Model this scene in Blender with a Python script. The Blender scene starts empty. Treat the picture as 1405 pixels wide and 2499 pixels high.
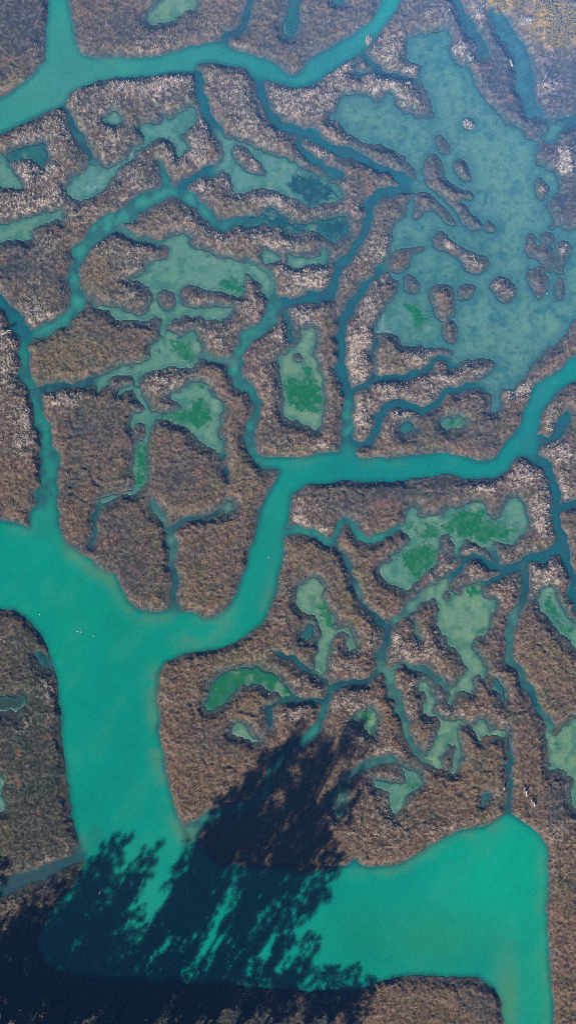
import bpy, math, random
import numpy as np

# ---------------------------------------------------------------- survey sheet
# All outlines are surveyed on the ground in map units (1 unit = 0.064 m, x east, y south).
S = 0.064
CX, CY = 702.5, 1249.5
X0, Y0, X1, Y1 = -320.0, -320.0, 1725.0, 2820.0
HS = 1.25                       # fine raster step
GS = 2.5                        # mesh grid step
RNG = np.random.default_rng(7)
random.seed(7)

OPEN_WATER = [   # open tidal channels
 [(116,-400),(116,60),(112,120),(107,155),(60,200),(0,238),(-400,330),(-400,450),(0,325),(60,300),(110,278),(152,264),(162,245),(172,226),(212,206),(250,194),(330,191),(420,181),(470,184),(482,160),(502,150),(560,159),(600,168),(625,197),(645,194),(690,208),(740,214),(775,203),(800,180),(830,162),(870,136),(905,103),(940,65),(965,30),(1010,-60),(1180,-400),(1120,-400),(950,-40),(930,12),(905,50),(870,75),(830,98),(800,119),(762,140),(742,160),(728,176),(705,178),(670,158),(620,135),(568,119),(550,106),(505,104),(470,112),(420,130),(340,139),(250,141),(200,132),(186,108),(172,60),(166,-20),(166,-400)],
 [(1800,790),(1405,868),(1350,910),(1310,935),(1290,975),(1270,1030),(1240,1075),(1210,1112),(1190,1124),(1165,1122),(1130,1112),(1080,1107),(1030,1110),(980,1115),(920,1118),(872,1113),(862,1090),(835,1085),(822,1080),(830,1100),(790,1105),(740,1115),(700,1118),(660,1113),(630,1118),(640,1145),(682,1150),(672,1175),(650,1210),(635,1260),(620,1310),(600,1360),(595,1400),(580,1440),(560,1478),(532,1502),(505,1508),(480,1500),(450,1498),(432,1490),(412,1486),(392,1492),(350,1490),(325,1472),(302,1445),(285,1410),(272,1397),(250,1388),(225,1362),(195,1347),(165,1328),(147,1292),(141,1240),(80,1240),(74,1285),(55,1282),(30,1275),(0,1265),(-400,1180),(-400,1530),(0,1488),(40,1493),(75,1518),(100,1550),(120,1585),(132,1622),(146,1680),(152,1760),(158,1850),(167,1930),(178,1990),(186,2030),(195,2070),(206,2092),(185,2150),(135,2220),(95,2290),(105,2340),(160,2375),(300,2390),(420,2398),(550,2400),(650,2412),(760,2416),(880,2408),(905,2402),(950,2387),(1010,2377),(1050,2381),(1120,2385),(1170,2390),(1200,2412),(1220,2450),(1228,2500),(1240,3000),(1352,3000),(1349,2480),(1342,2380),(1335,2300),(1331,2240),(1334,2205),(1333,2120),(1330,2060),(1316,2035),(1290,2012),(1270,2000),(1238,1984),(1215,2001),(1190,2010),(1150,2022),(1110,2035),(1080,2050),(1040,2070),(1000,2095),(960,2109),(910,2117),(874,2113),(863,2098),(850,2112),(800,2122),(750,2127),(690,2123),(640,2122),(580,2112),(522,2104),(500,2075),(480,2045),(456,2032),(441,2005),(426,1960),(410,1900),(399,1850),(391,1800),(386,1740),(388,1680),(396,1630),(411,1610),(440,1600),(490,1590),(540,1580),(580,1565),(610,1545),(640,1515),(660,1480),(675,1430),(686,1380),(690,1330),(694,1310),(700,1285),(706,1250),(710,1225),(722,1200),(750,1185),(790,1180),(860,1173),(920,1178),(1000,1172),(1060,1160),(1110,1160),(1160,1170),(1200,1166),(1230,1152),(1250,1125),(1263,1112),(1280,1120),(1300,1122),(1312,1100),(1305,1065),(1310,1040),(1320,1005),(1340,980),(1370,950),(1405,930),(1800,870)],
]
# creeks: (tone, [(x, y, width) ...])
CREEKS = [
 ('creekt',[(110,1280,60),(112,1240,58),(118,1190,52),(120,1130,44),(113,1075,44),(100,1030,32),(88,970,28),(72,930,26),(60,890,24),(58,850,25),(66,823,28)]),
 ('sagew',[(66,823,26),(110,805,28),(160,780,30),(192,748,32),(188,710,30),(178,670,28),(190,625,32),(225,580,40),(270,545,44),(310,520,44),(360,490,40),(410,470,36),(440,472,36),(475,490,32),(505,525,28),(535,547,32),(580,542,26),(640,538,22)]),
 ('teal',[(66,823,26),(45,795,30),(25,755,30),(5,738,30),(-60,715,32),(-400,700,40)]),
 ('sagew',[(655,1132,30),(628,1122,30),(606,1085,25),(618,1030,25),(624,985,22),(605,950,26),(580,925,26),(575,888,28),(595,840,30),(618,812,30),(650,795,32),(665,765,34),(690,740,28)]),
 ('teal',[(690,740,28),(740,730,26),(790,722,26),(816,692,26),(825,655,24),(850,620,24),(875,585,22),(895,545,22),(900,505,22),(925,475,26),(970,465,26),(1030,452,24)]),
 ('sagew',[(672,755,26),(656,700,30),(640,670,32),(605,650,36)]),
 ('sagew',[(846,1105,44),(848,1050,28),(848,1000,26),(855,965,22)]),
 ('teal',[(855,965,22),(840,935,22),(833,890,22),(833,830,21),(838,780,22),(862,742,20),(885,705,20),(915,672,18),(948,645,20),(960,600,20)]),
 ('teal',[(858,960,16),(890,940,15),(920,925,15),(950,924,15),(985,920,15),(1022,907,16),(1047,898,16),(1058,880,14),(1080,873,13),(1100,885,14),(1115,896,14)]),
 ('teal',[(855,1072,16),(878,1088,18),(900,1083,18),(912,1060,18),(925,1020,20),(940,990,20),(970,978,20),(1000,992,18),(1035,1001,18),(1065,985,18),(1085,960,16),(1130,945,16),(1160,937,16),(1198,944,20)]),
 ('wet',[(907,930,9),(915,890,9),(917,850,9),(920,825,8)]),
 ('wet',[(545,112,26),(560,84,20),(592,70,18),(603,45,18),(610,10,18),(620,-60,18),(640,-400,20)]),
 ('teal',[(484,180,18),(490,215,18),(500,250,18),(510,280,20),(525,312,22),(546,348,30),(552,380,26),(537,405,24),(500,422,22),(465,440,22),(440,460,26)]),
 ('teal',[(634,190,26),(640,225,24),(655,272,22),(680,305,24),(720,322,24),(772,336,24),(812,364,24),(860,376,22),(910,398,24),(948,414,24),(1000,445,26),(1030,452,26)]),
 ('teal',[(722,322,16),(735,350,18),(760,385,20),(790,405,20),(830,425,24)]),
 ('wet',[(154,262,15),(175,300,15),(195,330,17),(210,355,15),(222,385,15),(234,408,20)]),
 ('sagew',[(386,392,8),(396,415,16),(404,445,20),(412,470,26)]),
 ('sage',[(300,562,22),(335,582,15),(375,592,15),(412,590,22)]),
 ('sage',[(485,862,14),(520,872,16),(545,880,16),(575,882,20)]),
 ('wet',[(95,952,18),(130,946,18),(170,940,15),(200,936,15),(240,925,20)]),
 ('wet',[(543,1105,12),(550,1135,9),(560,1165,6)]),
 ('wet',[(255,1218,12),(238,1240,13),(230,1270,13),(229,1305,13),(222,1330,10)]),
 ('sage',[(368,1228,8),(384,1250,18),(402,1275,18),(415,1300,22),(420,1340,18),(422,1385,15)]),
 ('wet',[(422,1385,15),(426,1430,15),(427,1470,16),(424,1495,26)]),
 ('wet',[(420,1290,12),(450,1272,12),(490,1266,9),(520,1256,8),(548,1242,8)]),
 ('wet',[(690,765,18),(704,795,14),(720,832,14)]),
 ('hazyteal',[(1212,30,34),(1228,70,44),(1255,110,54),(1275,150,46),(1282,200,40),(1287,245,40),(1305,280,38),(1335,305,40),(1340,330,48)]),
 ('wet',[(870,128,14),(900,146,15),(935,178,15),(985,190,14),(1035,203,12)]),
 ('wet',[(866,150,6),(862,178,6),(880,186,6),(905,168,5)]),
 ('wet',[(1060,-400,20),(1095,-25,20),(1122,22,20),(1145,62,20),(1165,100,20),(1182,128,24)]),
 ('wet',[(1335,322,26),(1365,304,28),(1410,292,28),(1500,280,30),(1800,240,40)]),
 ('sagew',[(692,1296,26),(710,1290,24),(742,1291,20),(772,1306,16),(800,1324,16),(817,1310,14),(826,1280,15),(845,1267,15),(862,1284,15),(872,1310,15),(900,1319,16),(940,1305,17),(985,1287,24)]),
 ('wet',[(820,1325,10),(838,1362,12),(855,1410,14),(872,1445,14)]),
 ('sage',[(868,1436,14),(882,1468,14)]),
 ('wet',[(882,1468,14),(900,1492,12),(925,1515,14),(948,1530,18)]),
 ('sage',[(948,1530,18),(982,1500,22),(1020,1465,26),(1060,1440,34),(1090,1425,30)]),
 ('wet',[(948,1530,18),(940,1565,15),(930,1592,18),(928,1622,22),(905,1654,18),(870,1665,18),(830,1669,16),(806,1690,20)]),
 ('sagew',[(806,1690,18),(795,1725,17),(778,1770,20),(743,1805,22),(702,1832,22),(680,1850,22),(660,1882,20),(648,1930,20),(612,1962,20),(575,1972,28),(515,1995,32),(470,2030,44)]),
 ('sage',[(928,1625,18),(950,1652,17),(955,1680,18),(970,1715,20),(985,1750,18),(995,1790,17),(1010,1828,16),(1036,1850,20),(1055,1860,24)]),
 ('sage',[(945,1635,12),(975,1620,13),(1010,1631,16),(1040,1636,18),(1070,1660,18),(1100,1685,20)]),
 ('teal',[(1290,1108,44),(1312,1125,30),(1332,1142,26),(1348,1172,24),(1355,1210,22),(1362,1270,24),(1368,1328,30),(1332,1357,24),(1290,1365,22),(1270,1380,24),(1235,1386,24),(1200,1378,15),(1170,1363,13),(1140,1361,13),(1120,1385,15),(1098,1412,20)]),
 ('teal',[(1240,1386,18),(1220,1402,14),(1190,1422,12),(1160,1434,14)]),
 ('wet',[(1097,1356,8),(1125,1357,10),(1150,1364,10)]),
 ('wet',[(1168,1322,12),(1190,1340,11),(1207,1357,11),(1225,1380,12)]),
 ('teal',[(1368,1328,26),(1385,1365,20),(1394,1410,20),(1400,1460,20),(1440,1500,20),(1800,1560,20)]),
 ('teal',[(1362,1250,16),(1390,1236,16),(1425,1220,18),(1800,1150,20)]),
 ('wet',[(1278,1378,22),(1284,1420,20),(1278,1460,18),(1262,1490,18)]),
 ('sage',[(1262,1490,18),(1245,1520,20),(1238,1560,16),(1240,1600,17),(1265,1632,17),(1280,1670,15)]),
 ('wet',[(1280,1670,14),(1297,1702,13),(1318,1735,14)]),
 ('sage',[(1318,1735,14),(1338,1765,20),(1345,1800,26),(1345,1840,26)]),
 ('teal',[(1285,1075,40),(1330,1074,20),(1352,1060,18),(1368,1040,22),(1380,1018,24)]),
 ('wet',[(1236,1790,12),(1241,1850,13),(1244,1900,13),(1240,1950,13),(1235,1988,16)]),
 ('sage',[(885,1868,16),(930,1858,18),(955,1852,14),(968,1860,8)]),
 ('sage',[(890,1870,14),(868,1882,18),(842,1900,16),(828,1935,18)]),
 ('wet',[(700,1690,14),(730,1708,14),(785,1712,12),(798,1700,10)]),
 ('wet',[(655,1730,14),(690,1714,14),(730,1709,14)]),
 ('wet',[(653,1725,16),(655,1755,14),(658,1775,8)]),
 ('wet',[(680,1600,14),(715,1610,18),(745,1632,16),(770,1645,13),(800,1668,14)]),
 ('sage',[(1014,1512,9),(1018,1545,12),(1023,1566,10)]),
 ('mudcreek',[(240,2035,30),(205,2070,36),(170,2098,32),(110,2130,26),(60,2150,27),(0,2172,30),(-400,2240,40)]),
 ('wet',[(100,1600,24),(120,1625,20)]),
]
# mud-floored pools: (tone, label, outline)
POOLS = [
 ('sageblue','broad blue-green mudflat dotted with dark islets in the upper right of the marsh',[(1005,85),(1060,80),(1090,75),(1102,95),(1090,120),(1112,148),(1150,168),(1160,200),(1180,240),(1210,272),(1240,303),(1275,314),(1285,340),(1330,340),(1345,300),(1372,306),(1345,335),(1320,345),(1305,362),(1303,385),(1312,405),(1335,415),(1358,428),(1362,445),(1355,465),(1338,490),(1330,510),(1340,540),(1342,560),(1360,552),(1400,560),(1800,570),(1800,700),(1405,778),(1385,810),(1350,840),(1310,866),(1290,900),(1265,930),(1248,944),(1226,950),(1222,985),(1226,1002),(1210,1012),(1194,1000),(1200,960),(1192,940),(1165,932),(1180,915),(1200,905),(1205,885),(1190,875),(1160,875),(1130,885),(1110,892),(1095,870),(1100,852),(1060,846),(1015,845),(978,838),(962,820),(945,812),(911,810),(915,790),(930,765),(950,740),(973,705),(970,690),(945,668),(942,640),(962,585),(964,545),(994,520),(1000,490),(1010,480),(1020,460),(1010,412),(990,390),(962,366),(930,352),(880,346),(850,322),(830,300),(800,292),(803,270),(820,266),(838,236),(860,228),(898,231),(910,256),(950,226),(973,266),(998,275),(1045,292),(1055,280),(1048,255),(1034,230),(1030,202),(1022,158),(1000,150),(985,112)]),
 ('sage','wide pale sage pool with two brown islets and a forked lower edge',[(215,735),(270,745),(310,758),(365,762),(372,710),(355,690),(310,682),(355,662),(358,645),(372,635),(400,628),(412,610),(395,590),(430,572),(455,575),(475,600),(500,615),(540,625),(580,635),(612,642),(640,660),(655,690),(648,715),(638,710),(620,682),(602,668),(595,710),(588,728),(565,735),(575,755),(560,772),(540,782),(510,778),(470,775),(430,775),(412,790),(412,815),(396,812),(398,775),(360,778),(325,780),(285,787),(270,765),(240,752)]),
 ('sage','mottled green pool with a curved tail, just below the forked sage pool',[(410,805),(395,830),(370,840),(365,870),(345,885),(300,893),(280,905),(250,918),(235,930),(232,962),(245,948),(280,925),(300,912),(325,925),(335,938),(345,920),(370,910),(400,900),(420,890),(450,897),(470,890),(490,870),(494,858),(485,815),(470,812),(440,820),(416,805)]),
 ('sage','funnel-shaped sage pool with an emerald centre and a thin leg running south',[(330,935),(345,945),(360,985),(368,1010),(400,1010),(430,1000),(450,990),(425,980),(415,965),(430,950),(460,945),(470,935),(500,935),(515,937),(525,970),(538,985),(540,1030),(535,1060),(543,1090),(542,1108),(520,1095),(480,1065),(440,1040),(420,1028),(380,1025),(374,1040),(365,1055),(360,1075),(363,1110),(358,1140),(345,1190),(330,1205),(290,1210),(255,1228),(246,1218),(270,1205),(325,1195),(328,1150),(335,1080),(350,1070),(354,1042),(335,1038),(318,1050),(320,1015),(345,1005),(350,990),(335,965),(322,955),(295,968),(287,958),(310,943)]),
 ('sagey','long upright sage pool with emerald weed, lying in the middle island',[(760,793),(775,797),(778,820),(768,850),(772,885),(782,910),(790,960),(791,1000),(781,1038),(760,1048),(740,1036),(715,1025),(700,1010),(692,980),(689,940),(686,900),(676,880),(681,865),(715,850),(731,842),(735,820),(745,803)]),
 ('sage','small rounded sage pool at the left end of the dashed pair',[(640,622),(655,608),(670,615),(682,636),(662,648),(642,640)]),
 ('sage','narrow winged sage pool lying above a pale brown islet',[(701,640),(706,622),(740,632),(770,626),(785,610),(797,614),(796,640),(770,642),(745,648),(722,656),(706,650)]),
 ('sageblue','pale blue shallows around a small oval brown islet',[(530,320),(545,335),(600,348),(650,372),(700,388),(740,412),(770,428),(800,432),(830,455),(838,480),(815,492),(770,500),(735,492),(690,475),(650,462),(620,458),(600,470),(575,472),(568,450),(560,425),(540,412),(520,412),(545,380)]),
 ('tealpool','dark teal weedy backwater curving between two long brown ridges',[(600,540),(640,520),(655,510),(680,528),(720,545),(760,546),(800,538),(830,531),(846,536),(841,570),(820,592),(800,582),(780,566),(740,566),(700,560),(680,550),(640,546),(600,548)]),
 ('sage','small roundish blue-green pool inside the pale upper left island',[(250,291),(265,280),(290,278),(304,291),(300,305),(285,312),(262,308)]),
 ('sageblue','winding milky pool with swirls beside the upper left islands',[(222,397),(250,407),(285,400),(310,385),(325,365),(350,345),(340,312),(360,300),(390,300),(400,285),(440,275),(478,260),(482,285),(462,310),(440,330),(455,350),(452,380),(435,386),(425,366),(410,346),(390,338),(370,346),(345,366),(320,390),(285,420),(265,440),(250,465),(235,477),(215,490),(185,490),(166,475),(166,450),(180,430),(205,420)]),
 ('sage','straight tapering sage inlet at the left, ending by a pale reed bank',[(-400,540),(0,552),(40,545),(60,530),(100,520),(150,512),(152,530),(110,545),(85,560),(70,585),(30,590),(-400,620)]),
 ('sage','triangular sage inlet at the left margin below the dark mud hollow',[(-400,350),(0,372),(15,383),(28,402),(50,430),(60,455),(40,460),(0,455),(-400,450)]),
 ('tealpool','dark teal mud hollow notched into the upper left island',[(20,376),(60,356),(105,350),(120,380),(115,405),(98,405),(80,390),(50,385),(30,390)]),
 ('sagey','blurred olive pool at the top, ringed by dark wet marsh',[(360,30),(375,15),(400,0),(430,-60),(490,-60),(480,10),(450,30),(420,50),(385,60),(365,55)]),
 ('tealpool','slim dark teal pool hanging like a finger from the top of the marsh',[(712,-60),(735,20),(738,45),(725,60),(718,82),(705,85),(691,75),(691,55),(705,35),(703,0)]),
 ('tealpool','little teal pool cut by the top margin near the upper channel',[(800,-60),(850,-60),(840,8),(815,12)]),
 ('sage','sprawling sage pool with three emerald weed beds in the right half',[(980,1290),(990,1270),(995,1240),(1010,1235),(1022,1245),(1030,1262),(1060,1256),(1080,1255),(1105,1240),(1130,1232),(1160,1228),(1185,1235),(1190,1250),(1205,1262),(1225,1250),(1240,1225),(1255,1212),(1268,1225),(1283,1250),(1286,1295),(1270,1310),(1250,1328),(1225,1325),(1200,1325),(1195,1340),(1170,1335),(1150,1320),(1130,1318),(1118,1330),(1115,1352),(1105,1352),(1105,1325),(1100,1310),(1085,1305),(1075,1312),(1070,1340),(1065,1375),(1050,1395),(1020,1415),(1005,1430),(995,1440),(975,1438),(945,1420),(930,1400),(928,1385),(950,1370),(980,1350),(990,1335),(997,1310)]),
 ('sagey','pale sage pool shaped like a kite with a ragged tail',[(1045,1442),(1075,1415),(1095,1410),(1102,1440),(1120,1450),(1140,1425),(1170,1428),(1180,1450),(1212,1464),(1212,1475),(1200,1500),(1190,1530),(1180,1550),(1162,1560),(1156,1575),(1166,1595),(1180,1610),(1189,1640),(1185,1656),(1165,1650),(1150,1660),(1163,1680),(1158,1698),(1140,1690),(1115,1690),(1106,1705),(1100,1722),(1089,1715),(1090,1690),(1110,1670),(1130,1645),(1140,1630),(1125,1605),(1110,1590),(1090,1570),(1080,1545),(1065,1510),(1068,1480),(1055,1462),(1035,1466)]),
 ('sage','slanting sage pool with weed down its middle at the right margin',[(1315,1442),(1350,1435),(1360,1465),(1380,1500),(1410,1530),(1460,1580),(1800,1800),(1800,1840),(1460,1622),(1405,1580),(1370,1545),(1340,1510),(1317,1475)]),
 ('sagey','pale green pool against the right margin with a small dark islet',[(1365,1770),(1405,1757),(1800,1700),(1800,2050),(1415,1988),(1400,1960),(1393,1930),(1401,1898),(1380,1890),(1365,1872),(1345,1880),(1332,1875),(1340,1850),(1338,1800),(1335,1785),(1348,1786),(1354,1796),(1364,1790)]),
 ('sagey','splayed pale sage pool like a running figure with thin limbs',[(1018,1673),(1030,1665),(1045,1668),(1050,1690),(1063,1705),(1062,1720),(1053,1735),(1065,1750),(1090,1758),(1125,1762),(1150,1766),(1180,1757),(1190,1770),(1197,1781),(1232,1782),(1240,1790),(1225,1798),(1195,1793),(1180,1795),(1168,1811),(1160,1800),(1154,1774),(1130,1770),(1117,1782),(1119,1800),(1129,1835),(1121,1855),(1108,1884),(1099,1880),(1110,1850),(1112,1825),(1100,1813),(1088,1830),(1075,1846),(1075,1860),(1071,1879),(1058,1873),(1045,1852),(1030,1845),(1055,1825),(1067,1800),(1069,1790),(1077,1775),(1070,1763),(1045,1749),(1029,1735),(1038,1715),(1043,1705),(1034,1690),(1022,1686)]),
 ('sage','hook-shaped sage pool with a weedy right side, right of the tree shadow',[(910,1904),(930,1904),(960,1911),(988,1908),(990,1890),(980,1868),(1000,1876),(1020,1879),(1030,1900),(1027,1920),(1010,1932),(990,1947),(985,1962),(973,1981),(960,1983),(949,1960),(938,1935),(920,1920)]),
 ('sage','short sage pool half covered by the tree shadow',[(818,1930),(840,1932),(842,1960),(835,1986),(822,1986),(811,1963)]),
 ('sagey','small emerald and yellow pool touching the tip of the tree shadow',[(864,1752),(890,1730),(905,1725),(915,1745),(916,1785),(900,1797),(884,1772)]),
 ('algae','arched bright emerald pool in the brown lower island',[(509,1726),(508,1700),(520,1665),(550,1645),(590,1632),(640,1632),(680,1645),(695,1670),(706,1695),(692,1705),(670,1687),(640,1676),(610,1667),(582,1674),(566,1700),(546,1720),(525,1728)]),
 ('sagey','tiny sage triangle pool above the tree shadow',[(563,1788),(575,1770),(595,1765),(606,1785),(630,1806),(618,1810),(590,1800)]),
 ('sagey','crooked pale sage pool with a side arm in the middle of the lower island',[(722,1455),(735,1430),(755,1411),(775,1411),(786,1430),(786,1455),(801,1480),(816,1505),(813,1525),(826,1536),(850,1530),(866,1560),(869,1582),(850,1582),(845,1557),(830,1547),(815,1557),(806,1580),(801,1610),(797,1642),(780,1648),(766,1625),(777,1580),(784,1545),(779,1520),(769,1500),(745,1495),(728,1485)]),
 ('sage','lens-shaped spotted pool in the dull island under the pointed ridge',[(1068,1034),(1082,1021),(1105,1020),(1130,1022),(1131,1038),(1115,1047),(1085,1046)]),
 ('tealpool','dim round teal hollow beside the spotted lens pool',[(977,1045),(990,1030),(1006,1033),(1010,1050),(995,1062),(980,1060)]),
 ('sagey','faint yellow-green puddle in the dark island left of the main channel',[(539,1247),(548,1225),(563,1229),(566,1245),(553,1256),(543,1256)]),
 ('tealpool','faint dark teal hollow beside the crooked sage pool',[(737,1545),(748,1530),(763,1533),(768,1548),(755,1560),(742,1557)]),
 ('tealpool','small dark teal scrape between the kite pool and the slender creek',[(1205,1665),(1218,1662),(1228,1682),(1236,1705),(1228,1712),(1216,1690),(1203,1684)]),
 ('tealpool','tiny round teal puddle near the yellowish reed bank',[(1170,1942),(1182,1934),(1192,1945),(1186,1956),(1174,1955)]),
 ('dimgreen','blurred dull green patch at the left margin of the dark bank',[(-400,1690),(20,1695),(66,1700),(60,1720),(40,1730),(-400,1740)]),
 ('sage','sage sliver cut by the left margin low on the dark bank',[(-400,1870),(4,1890),(12,1930),(8,1985),(-400,2010)]),
]
# weed beds on the pool floors: (tone, pool index, outline)
WEED = [
 ('algae',3,[(370,1020),(400,1008),(440,1003),(470,988),(475,970),(490,968),(507,985),(517,1010),(512,1036),(490,1045),(460,1037),(440,1028),(410,1026),(375,1026)]),
 ('algae',3,[(336,1080),(355,1080),(361,1110),(356,1150),(346,1190),(329,1196),(333,1140)]),
 ('algae',3,[(488,940),(500,945),(505,960),(490,965)]),
 ('algae',2,[(378,862),(392,858),(400,870),(385,880)]),
 ('algae',2,[(415,838),(440,826),(465,850),(473,880),(450,888),(440,870)]),
 ('algae',4,[(750,868),(762,900),(768,932),(782,945),(783,985),(772,1008),(740,1008),(708,992),(692,958),(692,922),(706,912),(722,938),(742,932),(742,902)]),
 ('tealalgae',7,[(700,440),(740,431),(780,436),(806,442),(812,466),(832,480),(800,492),(765,504),(745,496),(730,476),(710,460)]),
 ('tealalgae',8,[(640,520),(656,512),(682,532),(720,550),(765,552),(800,560),(790,568),(740,566),(690,556),(645,545)]),
 ('tealalgae',8,[(790,545),(840,540),(838,565),(820,588),(800,575)]),
 ('algae',17,[(1085,1285),(1095,1265),(1115,1250),(1150,1245),(1185,1255),(1200,1270),(1220,1266),(1224,1287),(1262,1285),(1255,1305),(1240,1318),(1215,1310),(1192,1325),(1170,1330),(1150,1310),(1120,1315),(1095,1305)]),
 ('algae',17,[(1000,1274),(1030,1285),(1062,1281),(1066,1312),(1050,1322),(1020,1300),(1000,1296)]),
 ('algae',17,[(982,1352),(1010,1340),(1030,1335),(1062,1340),(1060,1380),(1035,1400),(1000,1420),(993,1395)]),
 ('algae',18,[(1120,1450),(1145,1434),(1165,1440),(1172,1456),(1140,1464)]),
 ('algae',18,[(1158,1556),(1158,1540),(1175,1525),(1185,1505),(1195,1500),(1185,1540),(1172,1560)]),
 ('algae',19,[(1325,1455),(1345,1455),(1352,1480),(1375,1510),(1400,1545),(1385,1548),(1350,1510),(1332,1485)]),
 ('algae',20,[(1352,1822),(1368,1818),(1372,1842),(1358,1850)]),
 ('algae',22,[(983,1926),(1005,1915),(1012,1892),(1024,1900),(1015,1925),(995,1938)]),
 ('algae',24,[(868,1752),(888,1738),(900,1750),(900,1785),(888,1770)]),
 ('algae',27,[(765,1475),(790,1470),(806,1495),(806,1530),(795,1580),(785,1580),(792,1530),(780,1500)]),
 ('algae',28,[(1080,1030),(1096,1026),(1122,1026),(1126,1036),(1106,1042),(1086,1040)]),
 ('algae',1,[(535,690),(565,682),(590,700),(585,722),(560,715)]),
 ('algae',0,[(990,750),(1010,740),(1035,760),(1040,790),(1025,802),(1005,790)]),
 ('tealalgae',0,[(1178,508),(1190,508),(1192,524),(1182,530),(1175,520)]),
]
# islets standing in pools and shallows (drawn after the water)
ISLETS = [
 [(385,715),(408,708),(428,718),(427,748),(402,754),(384,740)],
 [(442,706),(470,698),(510,705),(545,718),(580,732),(600,745),(570,750),(530,748),(480,752),(446,745)],
 [(568,365),(580,357),(600,362),(620,380),(640,405),(648,428),(632,430),(605,420),(580,400),(568,385)],
 [(735,338),(748,336),(765,350),(795,368),(820,385),(850,390),(880,395),(905,415),(890,422),(850,415),(815,400),(785,390),(755,372),(740,355)],
 [(790,308),(810,300),(830,310),(850,330),(880,345),(905,352),(900,362),(860,355),(830,348),(800,330)],
 [(1128,300),(1145,294),(1153,308),(1142,318),(1130,312)],
 [(1286,305),(1298,287),(1318,286),(1334,300),(1336,318),(1318,332),(1298,330),(1288,318)],
 [(1066,338),(1080,331),(1091,348),(1096,370),(1082,378),(1070,362)],
 [(1045,385),(1060,376),(1075,393),(1083,425),(1086,440),(1106,455),(1130,465),(1132,480),(1122,492),(1137,505),(1152,525),(1177,548),(1172,563),(1150,563),(1125,541),(1111,515),(1093,496),(1073,477),(1058,461),(1039,446),(1032,420),(1034,400)],
 [(1131,470),(1145,467),(1152,480),(1144,490),(1132,485)],
 [(1182,550),(1194,542),(1206,552),(1200,567),(1186,565)],
 [(1105,398),(1120,386),(1139,400),(1147,425),(1148,441),(1132,442),(1114,427),(1104,412)],
 [(1304,440),(1320,436),(1336,458),(1337,478),(1322,489),(1307,474),(1301,455)],
 [(1008,480),(1020,467),(1045,468),(1062,482),(1082,505),(1102,530),(1112,552),(1088,547),(1068,522),(1050,514),(1035,517),(1026,532),(1010,532),(1010,500)],
 [(1053,580),(1065,569),(1085,569),(1110,588),(1130,604),(1150,614),(1165,624),(1187,627),(1197,642),(1182,657),(1160,667),(1138,661),(1123,645),(1113,626),(1088,616),(1063,601)],
 [(943,650),(954,624),(974,608),(1000,603),(1031,599),(1027,613),(1004,627),(996,650),(976,668),(949,666)],
 [(984,680),(1000,672),(1021,687),(1029,708),(1010,719),(988,711)],
 [(1053,705),(1074,691),(1096,695),(1107,715),(1112,745),(1107,770),(1090,787),(1068,781),(1056,755),(1048,725)],
 [(1114,705),(1131,694),(1154,696),(1157,712),(1141,731),(1120,728)],
 [(1079,792),(1098,785),(1113,796),(1117,820),(1106,840),(1086,831),(1077,812)],
 [(1193,690),(1211,676),(1236,679),(1256,699),(1260,712),(1241,734),(1219,734),(1202,716),(1192,705)],
 [(1286,575),(1298,566),(1309,580),(1308,597),(1340,600),(1347,615),(1350,640),(1341,664),(1324,656),(1309,636),(1284,629),(1276,610)],
 [(1319,578),(1334,565),(1350,572),(1352,588),(1338,598),(1322,592)],
 [(1354,596),(1373,582),(1391,600),(1386,625),(1373,650),(1369,669),(1351,663),(1351,640),(1354,615)],
 [(1286,670),(1299,654),(1321,649),(1330,670),(1334,700),(1326,722),(1311,730),(1300,712),(1286,690)],
 [(1354,685),(1366,680),(1375,700),(1373,724),(1360,730),(1348,710),(1348,695)],
 [(1082,1450),(1090,1444),(1099,1452),(1098,1465),(1088,1468),(1082,1460)],
 [(1346,1777),(1355,1774),(1359,1786),(1352,1793),(1345,1787)],
 [(714,868),(728,862),(738,874),(728,882),(716,878)],
]

HAZE_DENSITY, SKY, SUN, EXPO = 0.001, 0.05, 5.0, 0.8

# ---------------------------------------------------------------- small numeric kit
def spline(pts, closed, n=5):
    P = np.array(pts, float)
    k = len(P)
    out = []
    rng = range(k) if closed else range(k - 1)
    for i in rng:
        if closed:
            p0, p1, p2, p3 = P[i - 1], P[i], P[(i + 1) % k], P[(i + 2) % k]
        else:
            p0, p1, p2, p3 = P[max(i - 1, 0)], P[i], P[i + 1], P[min(i + 2, k - 1)]
        # long runs beyond the sheet stay straight
        far = np.hypot(*(p2 - p1)[:2]) > 150
        for t in np.linspace(0, 1, n, endpoint=False):
            if far:
                out.append(p1 + (p2 - p1) * t)
            else:
                m1, m2 = (p2 - p0) * .4, (p3 - p1) * .4
                lim = np.hypot(*(p2 - p1)[:2])
                for m in (m1, m2):
                    l = np.hypot(*m[:2])
                    if l > lim: m *= lim / l
                t2, t3 = t * t, t * t * t
                out.append((2*t3-3*t2+1)*p1 + (t3-2*t2+t)*m1 + (-2*t3+3*t2)*p2 + (t3-t2)*m2)
    if not closed: out.append(P[-1])
    return np.array(out)

HW, HH = int((X1 - X0) / HS), int((Y1 - Y0) / HS)
HXS = X0 + (np.arange(HW) + .5) * HS
HYS = Y0 + (np.arange(HH) + .5) * HS

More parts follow.
